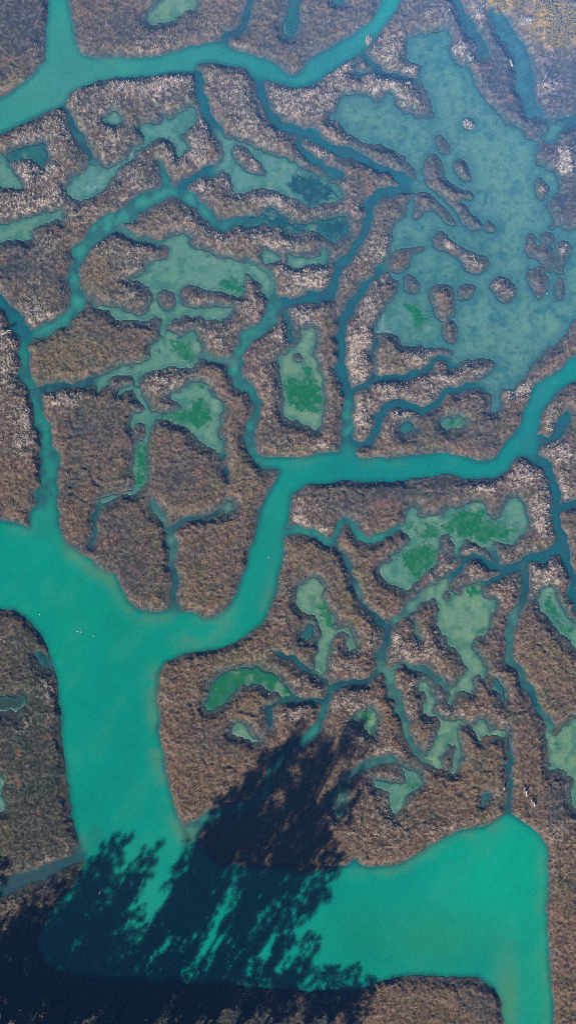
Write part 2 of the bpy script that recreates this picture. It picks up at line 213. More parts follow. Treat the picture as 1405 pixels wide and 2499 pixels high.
def fill_poly(pts, smooth=True):
    """boolean mask window (slice_y, slice_x, mask) of a closed outline on the fine raster"""
    P = spline(pts, True) if smooth else np.array(pts, float)
    x0 = max(int((P[:, 0].min() - X0) / HS) - 1, 0); x1 = min(int((P[:, 0].max() - X0) / HS) + 2, HW)
    y0 = max(int((P[:, 1].min() - Y0) / HS) - 1, 0); y1 = min(int((P[:, 1].max() - Y0) / HS) + 2, HH)
    M = np.zeros((y1 - y0, x1 - x0), bool)
    A, B = P, np.roll(P, -1, 0)
    xs = HXS[x0:x1]
    for r in range(y1 - y0):
        y = HYS[y0 + r]
        c = (A[:, 1] <= y) != (B[:, 1] <= y)
        if not c.any(): continue
        a, b = A[c], B[c]
        xc = np.sort(a[:, 0] + (y - a[:, 1]) * (b[:, 0] - a[:, 0]) / (b[:, 1] - a[:, 1]))
        M[r] = (np.searchsorted(xc, xs) % 2) == 1
    return slice(y0, y1), slice(x0, x1), M

def fill_stroke(pts, grow=0.0):
    P = spline(pts, False, 4)
    wmax = P[:, 2].max() / 2 + grow + 3
    x0 = max(int((P[:, 0].min() - wmax - X0) / HS), 0); x1 = min(int((P[:, 0].max() + wmax - X0) / HS) + 1, HW)
    y0 = max(int((P[:, 1].min() - wmax - Y0) / HS), 0); y1 = min(int((P[:, 1].max() + wmax - Y0) / HS) + 1, HH)
    M = np.zeros((max(y1 - y0, 0), max(x1 - x0, 0)), bool)
    for a, b in zip(P[:-1], P[1:]):
        w = max(a[2], b[2]) / 2 + grow + 1
        i0 = max(int((min(a[0], b[0]) - w - X0) / HS), x0); i1 = min(int((max(a[0], b[0]) + w - X0) / HS) + 2, x1)
        j0 = max(int((min(a[1], b[1]) - w - Y0) / HS), y0); j1 = min(int((max(a[1], b[1]) + w - Y0) / HS) + 2, y1)
        if i1 <= i0 or j1 <= j0: continue
        gx, gy = np.meshgrid(HXS[i0:i1], HYS[j0:j1])
        dx, dy = b[0] - a[0], b[1] - a[1]
        t = np.clip(((gx - a[0]) * dx + (gy - a[1]) * dy) / max(dx*dx + dy*dy, 1e-6), 0, 1)
        d = np.hypot(gx - a[0] - t * dx, gy - a[1] - t * dy)
        M[j0 - y0:j1 - y0, i0 - x0:i1 - x0] |= d < (a[2] + (b[2] - a[2]) * t) / 2 + grow
    return slice(y0, y1), slice(x0, x1), M

NX, NY = int((X1 - X0) / GS) + 1, int((Y1 - Y0) / GS) + 1
GX, GY = np.meshgrid(X0 + np.arange(NX) * GS, Y0 + np.arange(NY) * GS)

def noise(X, Y, cell, seed):
    """smooth value noise in 0..1"""
    r = np.random.default_rng(seed)
    n = 256
    T = r.random((n, n))
    u, v = X / cell + seed * 13.7, Y / cell + seed * 5.3
    iu, iv = np.floor(u).astype(int), np.floor(v).astype(int)
    fu, fv = u - iu, v - iv
    fu = fu * fu * (3 - 2 * fu); fv = fv * fv * (3 - 2 * fv)
    a = T[iv % n, iu % n]; b = T[iv % n, (iu + 1) % n]
    c = T[(iv + 1) % n, iu % n]; d = T[(iv + 1) % n, (iu + 1) % n]
    return (a + (b - a) * fu) * (1 - fv) + (c + (d - c) * fu) * fv

def fbm(X, Y, cell, seed, octv=3):
    s, a, t = 0, 1., 0
    for k in range(octv):
        s = s + a * noise(X, Y, cell / 2 ** k, seed + k * 17); t += a; a *= .55
    return s / t

def sstep(a, b, x):
    t = np.clip((x - a) / (b - a), 0, 1)
    return t * t * (3 - 2 * t)

def blur(A, r):
    """two box passes, r in grid cells"""
    r = int(round(r))
    if r < 1: return A.astype(float)
    A = A.astype(float)
    for _ in range(2):
        for ax in (0, 1):
            p = [(0, 0), (0, 0)]; p[ax] = (r + 1, r)
            c = np.cumsum(np.pad(A, p, mode='edge'), axis=ax)
            n = c.shape[ax]
            A = (np.take(c, range(2 * r + 1, n), ax) - np.take(c, range(0, n - 2 * r - 1), ax)) / (2 * r + 1)
    return A

def edt(M, cap):
    """distance (cells, capped) from each False cell to the nearest True cell"""
    big = float(cap * cap)
    col = np.where(M, 0., big)
    g = col.copy()
    for k in range(1, cap + 1):
        g[k:] = np.minimum(g[k:], col[:-k] + k * k)
        g[:-k] = np.minimum(g[:-k], col[k:] + k * k)
    g = np.minimum(g, big); o = g.copy()
    for k in range(1, cap + 1):
        o[:, k:] = np.minimum(o[:, k:], g[:, :-k] + k * k)
        o[:, :-k] = np.minimum(o[:, :-k], g[:, k:] + k * k)
    return np.sqrt(np.minimum(o, big))

# irregular shoreline: the fine raster is read back through a small random displacement
WX = GX + 7 * (fbm(GX, GY, 42, 1) - .5) * 2 + 1.8 * (fbm(GX, GY, 11, 2, 2) - .5) * 2
WY = GY + 7 * (fbm(GX, GY, 42, 3) - .5) * 2 + 1.8 * (fbm(GX, GY, 11, 4, 2) - .5) * 2
IX = np.clip(((WX - X0) / HS).astype(int), 0, HW - 1)
IY = np.clip(((WY - Y0) / HS).astype(int), 0, HH - 1)

RX = np.clip(((WX + 9 * (fbm(GX, GY, 19, 5, 3) - .5) * 2 - X0) / HS).astype(int), 0, HW - 1)
RY = np.clip(((WY + 9 * (fbm(GX, GY, 19, 6, 3) - .5) * 2 - Y0) / HS).astype(int), 0, HH - 1)
def to_grid(H):
    return H[IY, IX]
def to_grid_ragged(H):
    return H[RY, RX]

# ---------------------------------------------------------------- where water, mud and marsh lie
wet_h = np.zeros((HH, HW), bool)
pool_h = np.full((HH, HW), -1, np.int16)
pool_g, creek_g = [], []
for k, (tone, label, pts) in enumerate(POOLS):
    ys, xs, M = fill_poly(pts)
    wet_h[ys, xs] |= M
    pool_h[ys, xs][M] = k
def ragged(pts, seed):
    P = spline(pts, False, 4)                     # a creek never keeps one width
    f = .60 + .60 * fbm(P[:, 0], P[:, 1], 34, seed, 2)
    P[:, 2] *= f
    return [tuple(p) for p in P]
CREEKS = [(t, ragged(p, 200 + k)) for k, (t, p) in enumerate(CREEKS)]
for tone, pts in CREEKS:
    ys, xs, M = fill_stroke(pts)
    wet_h[ys, xs] |= M
open_h = np.zeros((HH, HW), bool)
for pts in OPEN_WATER:
    ys, xs, M = fill_poly(pts)
    open_h[ys, xs] |= M
islet_h = np.zeros((HH, HW), bool)
for pts in ISLETS:
    ys, xs, M = fill_poly(pts)
    islet_h[ys, xs] |= M
OPEN = to_grid(open_h)
WET = (to_grid_ragged(wet_h) | OPEN) & ~to_grid(islet_h)
POOL = to_grid_ragged(pool_h)
POOL[~WET] = -1
LAND = ~WET

def window(m, pad):
    jj = np.flatnonzero(m.any(1)); ii = np.flatnonzero(m.any(0))
    if len(jj) == 0: return None
    return (slice(max(jj[0] - pad, 0), jj[-1] + pad + 1), slice(max(ii[0] - pad, 0), ii[-1] + pad + 1))

def dil(M, r):
    out = np.zeros_like(M)
    w = window(M, r + 2)
    if w: out[w] = edt(M[w], r + 1) <= r
    return out

def label_components(M):
    lab = np.zeros(M.shape, np.int32); parent = [0]
    def find(a):
        while parent[a] != a:
            parent[a] = parent[parent[a]]; a = parent[a]
        return a
    prev = []
    for y in range(M.shape[0]):
        row = M[y].astype(np.int8)
        d = np.diff(np.concatenate(([0], row, [0])))
        runs = []
        for s, e in zip(np.flatnonzero(d == 1), np.flatnonzero(d == -1)):
            l = 0
            for (ps, pe, pl) in prev:
                if ps < e and pe > s:
                    r = find(pl)
                    if l == 0: l = r
                    elif r != l:
                        parent[max(r, l)] = min(r, l); l = min(r, l)
            if l == 0:
                parent.append(len(parent)); l = len(parent) - 1
            runs.append((s, e, l)); lab[y, s:e] = l
        prev = runs
    m = np.array([find(i) for i in range(len(parent))])
    return m[lab]

LAB = label_components(LAND)
ids, cnt = np.unique(LAB[LAND], return_counts=True)
for i, c in zip(ids, cnt):
    if c < 38:                               # crumbs wash away
        LAND[LAB == i] = False
LAB[~LAND] = 0
ids = [i for i, c in zip(ids, cnt) if c >= 38]

D_IN = edt(~LAND, 24) * GS
D_OUT = edt(LAND, 24) * GS
SD = blur(np.where(LAND, D_IN - GS / 2, -(D_OUT - GS / 2)), 1)


# ---------------------------------------------------------------- scene basics
scene = bpy.context.scene
COL = scene.collection
SUN_ELEV, SUN_TURN = 28.0, 30.0      # shadows run 30 degrees east of north

def gx(x): return (x - CX) * S
def gy(y): return (CY - y) * S
def lin(r, g, b):
    f = lambda c: (c / 255 / 12.92) if c <= 10 else ((c / 255 + .055) / 1.055) ** 2.4
    return np.array([f(r), f(g), f(b)])

def props(o, label=None, cat=None, group=None, kind=None):
    if label: o['label'] = label
    if cat: o['category'] = cat
    if group: o['group'] = group
    if kind: o['kind'] = kind
    return o

def make_mesh(name, V, F, mat, C=None, parent=None, smooth=True):
    """V (n,3), F (m,k) all faces with k corners, C (n,3) colour per point"""
    V = np.asarray(V, np.float32); F = np.asarray(F, np.int32)
    me = bpy.data.meshes.new(name)
    k = F.shape[1]
    me.vertices.add(len(V)); me.vertices.foreach_set('co', V.ravel())
    me.loops.add(F.size); me.loops.foreach_set('vertex_index', F.ravel())
    me.polygons.add(len(F)); me.polygons.foreach_set('loop_start', np.arange(0, F.size, k, dtype=np.int32))
    me.polygons.foreach_set('use_smooth', np.full(len(F), smooth))
    if C is not None:
        a = me.color_attributes.new('Col', 'FLOAT_COLOR', 'POINT')
        a.data.foreach_set('color', np.concatenate([np.asarray(C, np.float32), np.ones((len(V), 1), np.float32)], 1).ravel())
    me.update(calc_edges=True)
    me.materials.append(mat)
    o = bpy.data.objects.new(name, me)
    COL.objects.link(o)
    if parent: o.parent = parent
    return o

def grid_object(name, keep, Z, C, mat, parent=None, origin=None, step=1):
    """mesh of the survey grid where keep (per vertex) holds on all four corners"""
    w = window(keep, 1)
    if step > 1: w = (slice(0, NY, step), slice(0, NX, step))
    K = keep[w]; X = GX[w]; Y = GY[w]; z = Z[w]; c = C[w]
    q = K[:-1, :-1] & K[1:, :-1] & K[:-1, 1:] & K[1:, 1:]
    n = K.shape[1]
    j, i = np.nonzero(q)
    a = j * n + i
    F = np.stack([a + n, a + n + 1, a + 1, a], 1)
    if step == 1:                       # one piece only
        lq = label_components(q)[j, i]
        F = F[lq == np.bincount(lq).argmax()]
    use = np.zeros(K.size, bool); use[F.ravel()] = True
    u = np.flatnonzero(use)
    F = (np.cumsum(use) - 1)[F]
    ox, oy, oz = origin if origin is not None else (0, 0, 0)
    V = np.stack([gx(X.ravel()[u]) - ox, gy(Y.ravel()[u]) - oy, z.ravel()[u] - oz], 1)
    o = make_mesh(name, V, F, mat, c.reshape(-1, 3)[u], parent)
    o.location = (ox, oy, oz)
    return o

def material(name, rough=.9, spec=.3, tint=None, noise_scale=3., var=.25, bump=0., attr=True, fine=None, scatter=0):
    m = bpy.data.materials.new(name); m.use_nodes = True
    nt = m.node_tree; N, L = nt.nodes, nt.links
    b = N['Principled BSDF']
    b.inputs['Roughness'].default_value = rough
    b.inputs['Specular IOR Level'].default_value = spec
    if scatter:                          # silt-laden water lets light spread sideways
        b.subsurface_method = 'BURLEY'
        b.inputs['Subsurface Weight'].default_value = 1
        b.inputs['Subsurface Radius'].default_value = (.45, .9, 1)
        b.inputs['Subsurface Scale'].default_value = scatter
    tc = N.new('ShaderNodeTexCoord')
    no = N.new('ShaderNodeTexNoise'); no.inputs['Scale'].default_value = noise_scale; no.inputs['Detail'].default_value = 4
    L.new(tc.outputs['Object'], no.inputs['Vector'])
    mr = N.new('ShaderNodeMapRange'); mr.inputs[1].default_value = .25; mr.inputs[2].default_value = .75
    mr.inputs[3].default_value = 1 - var; mr.inputs[4].default_value = 1 + var
    L.new(no.outputs['Fac'], mr.inputs[0])
    mx = N.new('ShaderNodeMix'); mx.data_type = 'RGBA'; mx.blend_type = 'MULTIPLY'; mx.inputs[0].default_value = 1
    if attr:
        at = N.new('ShaderNodeAttribute'); at.attribute_name = 'Col'
        L.new(at.outputs['Color'], mx.inputs[6])
    else:
        mx.inputs[6].default_value = (*tint, 1)
    L.new(mr.outputs[0], mx.inputs[7])
    L.new(mx.outputs[2], b.inputs['Base Color'])
    if bump:
        bp = N.new('ShaderNodeBump'); bp.inputs['Strength'].default_value = bump; bp.inputs['Distance'].default_value = .05
        n2 = N.new('ShaderNodeTexNoise'); n2.inputs['Scale'].default_value = fine or noise_scale * 2; n2.inputs['Detail'].default_value = 3
        L.new(tc.outputs['Object'], n2.inputs['Vector'])
        L.new(n2.outputs['Fac'], bp.inputs['Height']); L.new(bp.outputs[0], b.inputs['Normal'])
    return m

M_WATER = material('turbid_water', .16, .5, noise_scale=.35, var=.05, bump=.12, fine=2.2, scatter=1.1)
M_MUD = material('wet_mud', .45, .35, noise_scale=1.6, var=.12, bump=.15, scatter=.5)
M_WEED = material('algae', .6, .3, noise_scale=2.5, var=.3, bump=.3)
M_MARSH = material('salt_marsh', .95, .1, noise_scale=2.2, var=.28, bump=.4, fine=7)
M_GRASS = material('dry_grass', .9, .1, noise_scale=5, var=.2)
M_LEAF = material('dark_foliage', .8, .2, noise_scale=1.2, var=.35)
M_BARK = material('bark', .9, .2, tint=(.09, .065, .05), noise_scale=4, var=.4, attr=False)
M_WOOD = material('bleached_wood', .85, .2, tint=(.62, .56, .52), noise_scale=6, var=.25, attr=False)
M_BIRD = material('white_feathers', .7, .3, tint=(.8, .8, .78), noise_scale=8, var=.05, attr=False)
M_GROUND = material('estuary_ground', .95, .1, tint=(.07, .065, .05), noise_scale=.15, var=.4, attr=False)

# ---------------------------------------------------------------- colours of water and mud
TONE = {k: lin(*v) for k, v in dict(
    turq=(0,160,139), sagew=(58,150,132), sage=(100,152,128), sagey=(116,158,124), sageblue=(94,150,136), teal=(22,108,118),
    wet=(40,74,84), tealpool=(28,100,102), algae=(0,116,60), tealalgae=(0,78,82), silt=(128,140,92), dimgreen=(34,66,50), creekt=(40,142,126), mudcreek=(62,84,86), hazyteal=(62,122,128)).items()}
WC = np.zeros((NY, NX, 3)) + TONE['turq']

def paint(W, c):
    w = window(W > .003, 0)
    if w is None: return
    A = np.clip(W[w], 0, 1)[..., None]
    WC[w] = WC[w] * (1 - A) + np.asarray(c) * A

def soft(m, r):
    out = np.zeros(m.shape)
    w = window(m, 3 * r + 2)
    if w: out[w] = blur(m[w], r)
    return out

def blob(x, y, rx, ry, ang=0):
    c, s = math.cos(math.radians(ang)), math.sin(math.radians(ang))
    R = 2.6 * max(rx, ry)
    j0, j1 = max(int((y - R - Y0) / GS), 0), max(int((y + R - Y0) / GS), 0)
    i0, i1 = max(int((x - R - X0) / GS), 0), max(int((x + R - X0) / GS), 0)
    out = np.zeros((NY, NX))
    dx, dy = WX[j0:j1, i0:i1] - x, WY[j0:j1, i0:i1] - y
    u, v = (dx * c + dy * s) / rx, (-dx * s + dy * c) / ry
    out[j0:j1, i0:i1] = np.exp(-(u * u + v * v))
    return out

for x, y, rx, ry, c, st in [
    (120,200,260,190,(66,152,136),.95), (480,140,200,110,(55,150,138),.8), (800,150,250,140,(38,138,138),.9),
    (1250,1000,330,190,(0,132,134),.9), (900,1150,200,90,(4,136,130),.8), (660,1330,90,190,(20,148,132),.7),
    (120,1220,60,90,(40,155,132),.8), (250,1500,220,160,(0,158,128),.7), (270,1800,120,300,(0,150,128),.6),
    (1230,2140,150,140,(0,183,146),.95), (1060,2290,150,80,(40,158,122),.8), (1235,2450,34,130,(84,152,112),.8),
    (1310,2400,30,150,(20,168,128),.7), (870,2270,90,80,(10,150,118),.6), (1320,1120,60,60,(15,125,128),.6)]:
    paint(blob(x, y, rx, ry) * st, lin(*c))

OPEN_S = blur(OPEN, 4)
MOT = sstep(.38, .66, fbm(GX, GY, 20, 34, 4))
for tone, pts in CREEKS:
    H = np.zeros((HH, HW), bool); ys, xs, M = fill_stroke(pts, 4); H[ys, xs] = M
    m = to_grid(H)
    if tone == 'turq': continue
    ctr = 1.0 if tone != 'turq' else .5
    A = soft(m, 2) * 1.1 * (1 - .85 * OPEN_S)
    paint(A, TONE[tone])
    if tone == 'wet': paint(A * MOT * .55, lin(74, 128, 124))
    else: paint(A * MOT * .6, TONE['wet'] * 1.3)
for k, (tone, label, pts) in enumerate(POOLS):
    m = (POOL == k)
    paint(soft(dil(m, 2), 2) * (1 - .8 * OPEN_S), TONE[tone])
for w, st, pts in [   # silt stirred up along shallow shores
    (24,.75,[(150,1335),(200,1365),(250,1402),(285,1430),(320,1485),(370,1506),(415,1500)]), (14,.8,[(258,1398),(280,1402)]),
    (26,.7,[(382,1640),(378,1760),(390,1870),(418,1970),(446,2030),(470,2045)]), (20,.55,[(1215,2010),(1110,2045),(1000,2104),(910,2126),(840,2126)]),
    (18,.5,[(1322,2060),(1325,2150),(1324,2250),(1334,2400),(1340,2600)]), (14,.6,[(680,1122),(740,1122),(800,1112)]),
    (16,.6,[(478,1508),(530,1514),(570,1480)]), (16,.45,[(190,120),(215,145),(280,150)]), (16,.5,[(30,1282),(75,1292)]), (30,.4,[(430,1565),(500,1560),(560,1530)]),
    (22,.5,[(680,1330),(676,1400),(650,1480)]), (16,.5,[(880,1120),(980,1124)]), (20,.4,[(190,2040),(205,2065)])]:
    H = np.zeros((HH, HW), bool); ys, xs, M = fill_stroke([(x, y, w) for x, y in pts]); H[ys, xs] = M
    paint(soft(to_grid(H), 5) * st * .75 * sstep(.25, .7, fbm(WX, WY, 45, 90, 3)), TONE['silt'])

n1, n2, n3 = fbm(GX, GY, 60, 31), fbm(GX, GY, 22, 32, 4), fbm(GX, GY, 8, 33, 2)
P0 = blur(POOL == 0, 2)
paint(P0 * sstep(.47, .72, n2 * .6 + n1 * .2 + n3 * .2) * .8, lin(36, 112, 116))
paint(P0 * sstep(.55, .75, fbm(GX, GY, 34, 35, 3)) * .5, lin(112, 162, 132))
paint(P0 * sstep(.5, .72, fbm(GX, GY, 13, 43, 3)) * .5, lin(44, 108, 112))
for x, y, r, st in [(1000,760,50,.7),(1030,780,35,.5),(1100,650,40,.5),(1130,700,40,.6),(1040,810,60,.4),(1160,590,40,.7),(1200,560,30,.6),(1060,100,30,.6)]:
    paint(blob(x, y, r, r) * st * P0 * sstep(.35, .65, n2), lin(52, 128, 104) if y > 600 else lin(40, 110, 112))
P0_EDGE = blur(POOL == 0, 2) * (1 - sstep(0, 32, -SD + 26 * (n2 - .5))) * .5
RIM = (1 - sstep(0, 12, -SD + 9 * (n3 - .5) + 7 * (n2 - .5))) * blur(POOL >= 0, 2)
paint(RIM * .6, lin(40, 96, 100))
paint(P0_EDGE, lin(44, 108, 118))
PO = blur((POOL > 0), 1)
paint(PO * sstep(.46, .7, fbm(GX, GY, 20, 37, 4)) * .6, lin(48, 122, 102))
paint(PO * sstep(.6, .8, fbm(GX, GY, 26, 38, 4)) * .5, lin(138, 172, 138))
BANK = (1 - sstep(1, 13, -SD + 6 * (n2 - .5))) * (blur(WET, 1))
paint(BANK * (.35 + .4 * sstep(.3, .65, fbm(GX, GY, 80, 41))) * (1 - blur(POOL >= 0, 2)), lin(26, 92, 100))
ml = fbm(GX + .5 * GY, GY * .6, 70, 42, 4)
paint(OPEN_S * sstep(.5, .75, ml) * .16, lin(70, 166, 140))
paint(OPEN_S * sstep(.48, .25, ml) * .18, lin(0, 136, 120))
WC *= (.93 + .14 * fbm(GX, GY, 120, 39))[..., None]
for x, y, rx, ry in [(225,458,22,8),(250,440,6,14),(320,380,10,8),(300,395,12,6),(930,790,5,30),(935,812,22,5),(930,1390,12,14)]:
    paint(blob(x, y, rx, ry) * sstep(.45, .6, n3) * .6, lin(150, 180, 180))

# ---------------------------------------------------------------- marsh plants: where each kind grows
TAN = np.zeros((NY, NX)); OLV = TAN.copy(); DRK = TAN.copy(); OCH = TAN.copy(); RED = TAN.copy()
for x, y, rx, ry, st in [
    (230,245,60,40,.9),(400,212,80,35,1),(310,215,70,30,.7),(250,300,60,50,.6),(270,350,50,40,.5),(150,330,60,50,.8),(100,420,80,60,.8),(60,330,50,30,.6),(200,525,50,25,.9),(60,500,70,30,.8),(140,470,40,50,.8),
    (540,200,50,40,.4),(590,250,50,70,.6),(620,330,70,50,.7),(690,225,35,22,.9),(775,235,35,40,1.4),(710,260,50,30,.7),(830,175,42,25,1.4),(910,200,60,35,1.1),(960,245,60,25,.7),(950,115,45,40,1.2),(900,100,15,12,1.2),(950,150,15,30,1.2),(1000,170,25,12,1.2),
    (1165,30,18,35,1.1),(1120,128,18,18,.9),(1065,40,40,20,.4),(1150,120,20,30,.7),(1280,55,20,12,.8),(1330,120,30,30,.35),(1325,210,28,24,.7),
    (500,330,30,60,.9),(610,390,30,35,1),(820,325,25,20,1),(780,372,45,20,.9),(560,440,30,30,.8),(700,495,110,25,.8),(850,505,30,25,.7),(490,460,25,20,.6),(600,580,110,25,.7),(680,590,40,25,.9),(530,575,40,20,.9),(740,675,70,35,1),(460,540,60,30,.4),
    (915,635,35,55,1.1),(880,860,32,80,1.4),(890,780,30,50,1),(900,720,30,30,.6),(740,770,35,22,.8),(685,815,16,25,1),(650,870,40,40,.4),(640,950,25,60,.6),(760,1090,90,16,.6),
    (895,1010,40,60,1.1),(970,960,70,25,1.1),(1040,935,80,25,.9),(980,1008,28,12,1.2),(1020,875,40,18,.9),(940,890,40,30,.6),(1100,970,60,20,.4),(1150,900,50,20,.4),
    (1260,950,60,20,.8),(1340,1020,20,45,1.1),(1350,1110,38,25,1.3),(1370,1190,20,30,1.1),(1290,1160,60,30,.9),(1322,1250,25,85,1),(1180,1196,26,8,1.5),(1160,1345,30,12,.9),(1000,1170,80,10,.5),
    (750,1240,50,25,.9),(730,1265,18,18,1.6),(785,1290,20,8,1.1),(1090,1390,42,22,1.1),(1165,1395,50,25,1.1),(1330,1400,60,40,1.1),(1250,1335,70,16,1.2),(1240,1440,42,42,.8),
    (1000,1590,70,40,1),(970,1570,40,40,1),(830,1625,55,25,.9),(760,1670,60,25,.8),(720,1740,45,18,1.1),(850,1712,42,30,1.1),(880,1800,45,30,.8),(1120,1730,70,22,.8),(1210,1735,40,20,.6),(1000,1700,30,60,.6),(900,1540,25,60,.6),
    (930,1985,80,70,.6),(930,1830,50,18,.7),(1100,2020,120,25,.4),(1365,2030,28,60,1),(1210,1965,25,25,1),(20,900,25,110,.6),(60,1040,25,60,.8),(150,975,50,20,.9),(410,930,45,35,.7),(330,440,55,45,.7),(470,390,50,30,.7),(420,400,40,30,.6),
    (125,1690,22,40,.9),(20,1560,30,10,.6),(60,1770,40,20,.4),(410,1705,14,14,.9),(330,660,40,40,.5),(290,610,60,20,.7),(90,760,40,50,.6),(120,600,30,50,.5),(350,720,50,20,.4),(540,820,60,30,.4),(480,745,50,20,.5),(620,760,30,50,.5),
    (1375,392,16,32,1.6),(1140,306,14,12,1.8),(1095,600,16,10,1.2),(1130,645,35,16,.7),(1225,705,30,22,.7),(1365,600,10,18,1.3),(1320,462,12,20,.5),(1125,415,14,20,.4),(640,1590,60,12,.6),(690,1450,14,90,.5),(470,120,120,14,.7),(520,80,30,20,.4),(400,110,60,14,.5),(95,125,14,14,1),(168,2072,12,16,1.1),(150,2108,14,8,1),(100,2122,16,8,1),(60,2135,14,8,1),(125,2095,14,8,.9),(30,2195,10,20,.9)]:
    TAN = np.maximum(TAN, blob(x, y, rx * 1.15, ry * 1.15) * st)
for x, y, rx, ry, st in [(160,860,80,40,.8),(140,900,60,40,.6),(760,1330,70,40,.8),(860,1460,40,70,.9),(640,1590,110,30,.6),(590,1150,30,60,.7),(720,1105,80,15,.5),(960,890,50,25,.7),(1190,1880,60,50,.7),(1340,1620,70,80,.5),(60,205,50,30,.9),(20,180,40,30,.6),(280,1230,60,30,.4),(480,1450,90,50,.4),(40,1880,50,50,.8),(20,2040,40,40,.9),(510,190,30,20,.5),(600,80,60,30,.3),(240,650,60,60,.5),(370,850,50,40,.5),(650,1720,60,40,.3),(1190,1975,30,14,1),(90,1590,40,40,.6),(350,1160,40,80,.3)]:
    OLV = np.maximum(OLV, blob(x, y, rx * 1.2, ry * 1.2) * st)
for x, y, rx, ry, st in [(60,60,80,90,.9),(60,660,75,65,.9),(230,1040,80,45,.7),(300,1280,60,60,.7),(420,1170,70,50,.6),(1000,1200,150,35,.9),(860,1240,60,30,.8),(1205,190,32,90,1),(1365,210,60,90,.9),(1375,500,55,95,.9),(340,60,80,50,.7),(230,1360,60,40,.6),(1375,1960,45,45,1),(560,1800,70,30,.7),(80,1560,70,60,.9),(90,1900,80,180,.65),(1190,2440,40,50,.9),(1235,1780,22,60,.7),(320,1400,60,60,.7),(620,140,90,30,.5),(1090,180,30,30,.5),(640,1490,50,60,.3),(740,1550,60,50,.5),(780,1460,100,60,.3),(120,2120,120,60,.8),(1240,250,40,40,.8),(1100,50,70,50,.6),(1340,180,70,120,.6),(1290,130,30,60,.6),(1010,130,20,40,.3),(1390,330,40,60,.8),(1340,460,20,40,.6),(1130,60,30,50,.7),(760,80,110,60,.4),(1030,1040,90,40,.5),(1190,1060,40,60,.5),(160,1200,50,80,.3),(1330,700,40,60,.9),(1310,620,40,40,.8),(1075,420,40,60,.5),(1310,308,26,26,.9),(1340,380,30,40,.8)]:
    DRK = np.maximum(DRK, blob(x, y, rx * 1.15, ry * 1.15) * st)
for x, y, rx, ry, st in [(1350,30,60,70,1.4),(1420,40,80,60,1.4),(1345,90,25,30,1.2),(1225,5,30,22,1.4),(1400,85,30,12,1)]:
    OCH = np.maximum(OCH, blob(x, y, rx, ry) * st)
for x, y, rx, ry, st in [(1250,260,40,25,.9),(1060,2060,160,60,.6),(930,2020,100,80,.6),(1080,745,30,40,.6),(1100,1950,140,90,.5),(1290,1900,50,120,.5),(1370,2350,50,200,.8),(1250,1470,40,60,.6),(1000,1500,80,40,.6),(1340,1650,70,70,.5),(330,850,50,40,.5),(360,1250,30,50,.7),(290,1215,50,20,.6),(1010,1800,50,40,.4),(480,1700,60,100,.3),(1000,2440,100,60,.4)]:
    RED = np.maximum(RED, blob(x, y, rx * 1.2, ry * 1.2) * st)

TAN *= (1 - .3 * sstep(1200, 1500, GY)) * (.5 + .75 * sstep(.34, .62, fbm(GX, GY, 46, 63, 3)))
UPR = sstep(980, 1120, GX) * sstep(380, 260, GY) + sstep(1290, 1330, GX) * sstep(760, 640, GY)
DRK = np.maximum(DRK, .85 * np.clip(UPR, 0, 1) * (1 - np.clip(TAN, 0, 1)) * (1 - np.clip(OCH, 0, 1)))
a5, a9, a14, a40 = noise(GX, GY, 5.2, 51), fbm(GX, GY, 11, 52, 2), fbm(GX, GY, 16, 53, 2), fbm(GX, GY, 55, 54, 3)
a3 = RNG.random((NY, NX))
# height of the plant cover
NEARPOOL = sstep(34, 6, edt(POOL >= 0, 16) * GS + 14 * (fbm(GX, GY, 24, 59, 3) - .5))
BW = 14 + 20 * sstep(.3, .75, fbm(GX, GY, 70, 58, 3)) + 8 * NEARPOOL
rise = sstep(-1, BW, SD + 5 * (a9 - .5) + 3 * (a5 - .5))
tuss = .17 * (a5 - .5) + .12 * (a9 - .5) + .10 * (a14 - .5) + .20 * (a40 - .5) + .10 * (a3 - .5)
LZ = np.where(SD > 0, .02 + .46 * rise + rise * tuss * (1 - .45 * np.clip(DRK, 0, 1)) + .12 * np.clip(TAN, 0, 1) * rise + .5 * np.clip(OCH - .3, 0, 1) * rise, SD * .09)
# colour of the plant cover
B = np.zeros((NY, NX, 3)) + np.array([.19, .138, .076])
def tint(W, c):
    global B
    W = np.clip(W, 0, 1)[..., None]
    B = B * (1 - W) + np.asarray(c) * W
tint(sstep(.35, .7, a40) * .6, (.135, .105, .088))
tint(sstep(.4, .75, fbm(GX, GY, 90, 56)) * .5, (.16, .125, .075))
tint(sstep(.5, .72, fbm(GX, GY, 45, 61, 3)) * .75, (.085, .084, .058))
tint(sstep(.55, .75, fbm(GX, GY, 65, 62, 3)) * .75, (.215, .13, .075))
tint(RED * .8, (.21, .122, .08))
tint(sstep(700, 1900, GY + .5 * GX) * .6, (.20, .122, .068))
tint(OLV * (.45 + .5 * a14), (.19, .155, .055))
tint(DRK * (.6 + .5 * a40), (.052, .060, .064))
tint(OCH * 1.5, (.44, .27, .004))
tint((1 - sstep(0, .7 * BW, SD + 6 * (a5 - .5))) * .85, (.078, .112, .114))
tint(NEARPOOL * sstep(24, 2, SD) * .6, (.065, .11, .096))
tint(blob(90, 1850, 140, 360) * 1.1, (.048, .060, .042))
tint(sstep(2340, 2400, GY) * sstep(900, 840, GX) + blob(120, 2330, 200, 130) , (.028, .034, .03))                 # dark shore plants, darkened further in colour to deepen the tree shade
tint(sstep(.5, .68, a5 * .6 + a9 * .4) * (.28 + .3 * np.clip(TAN, 0, 1)) * sstep(4, 12, SD), (.19, .155, .135))
tint(sstep(.62, .4, a5 * .5 + a3 * .5) * .2, (.045, .04, .038))
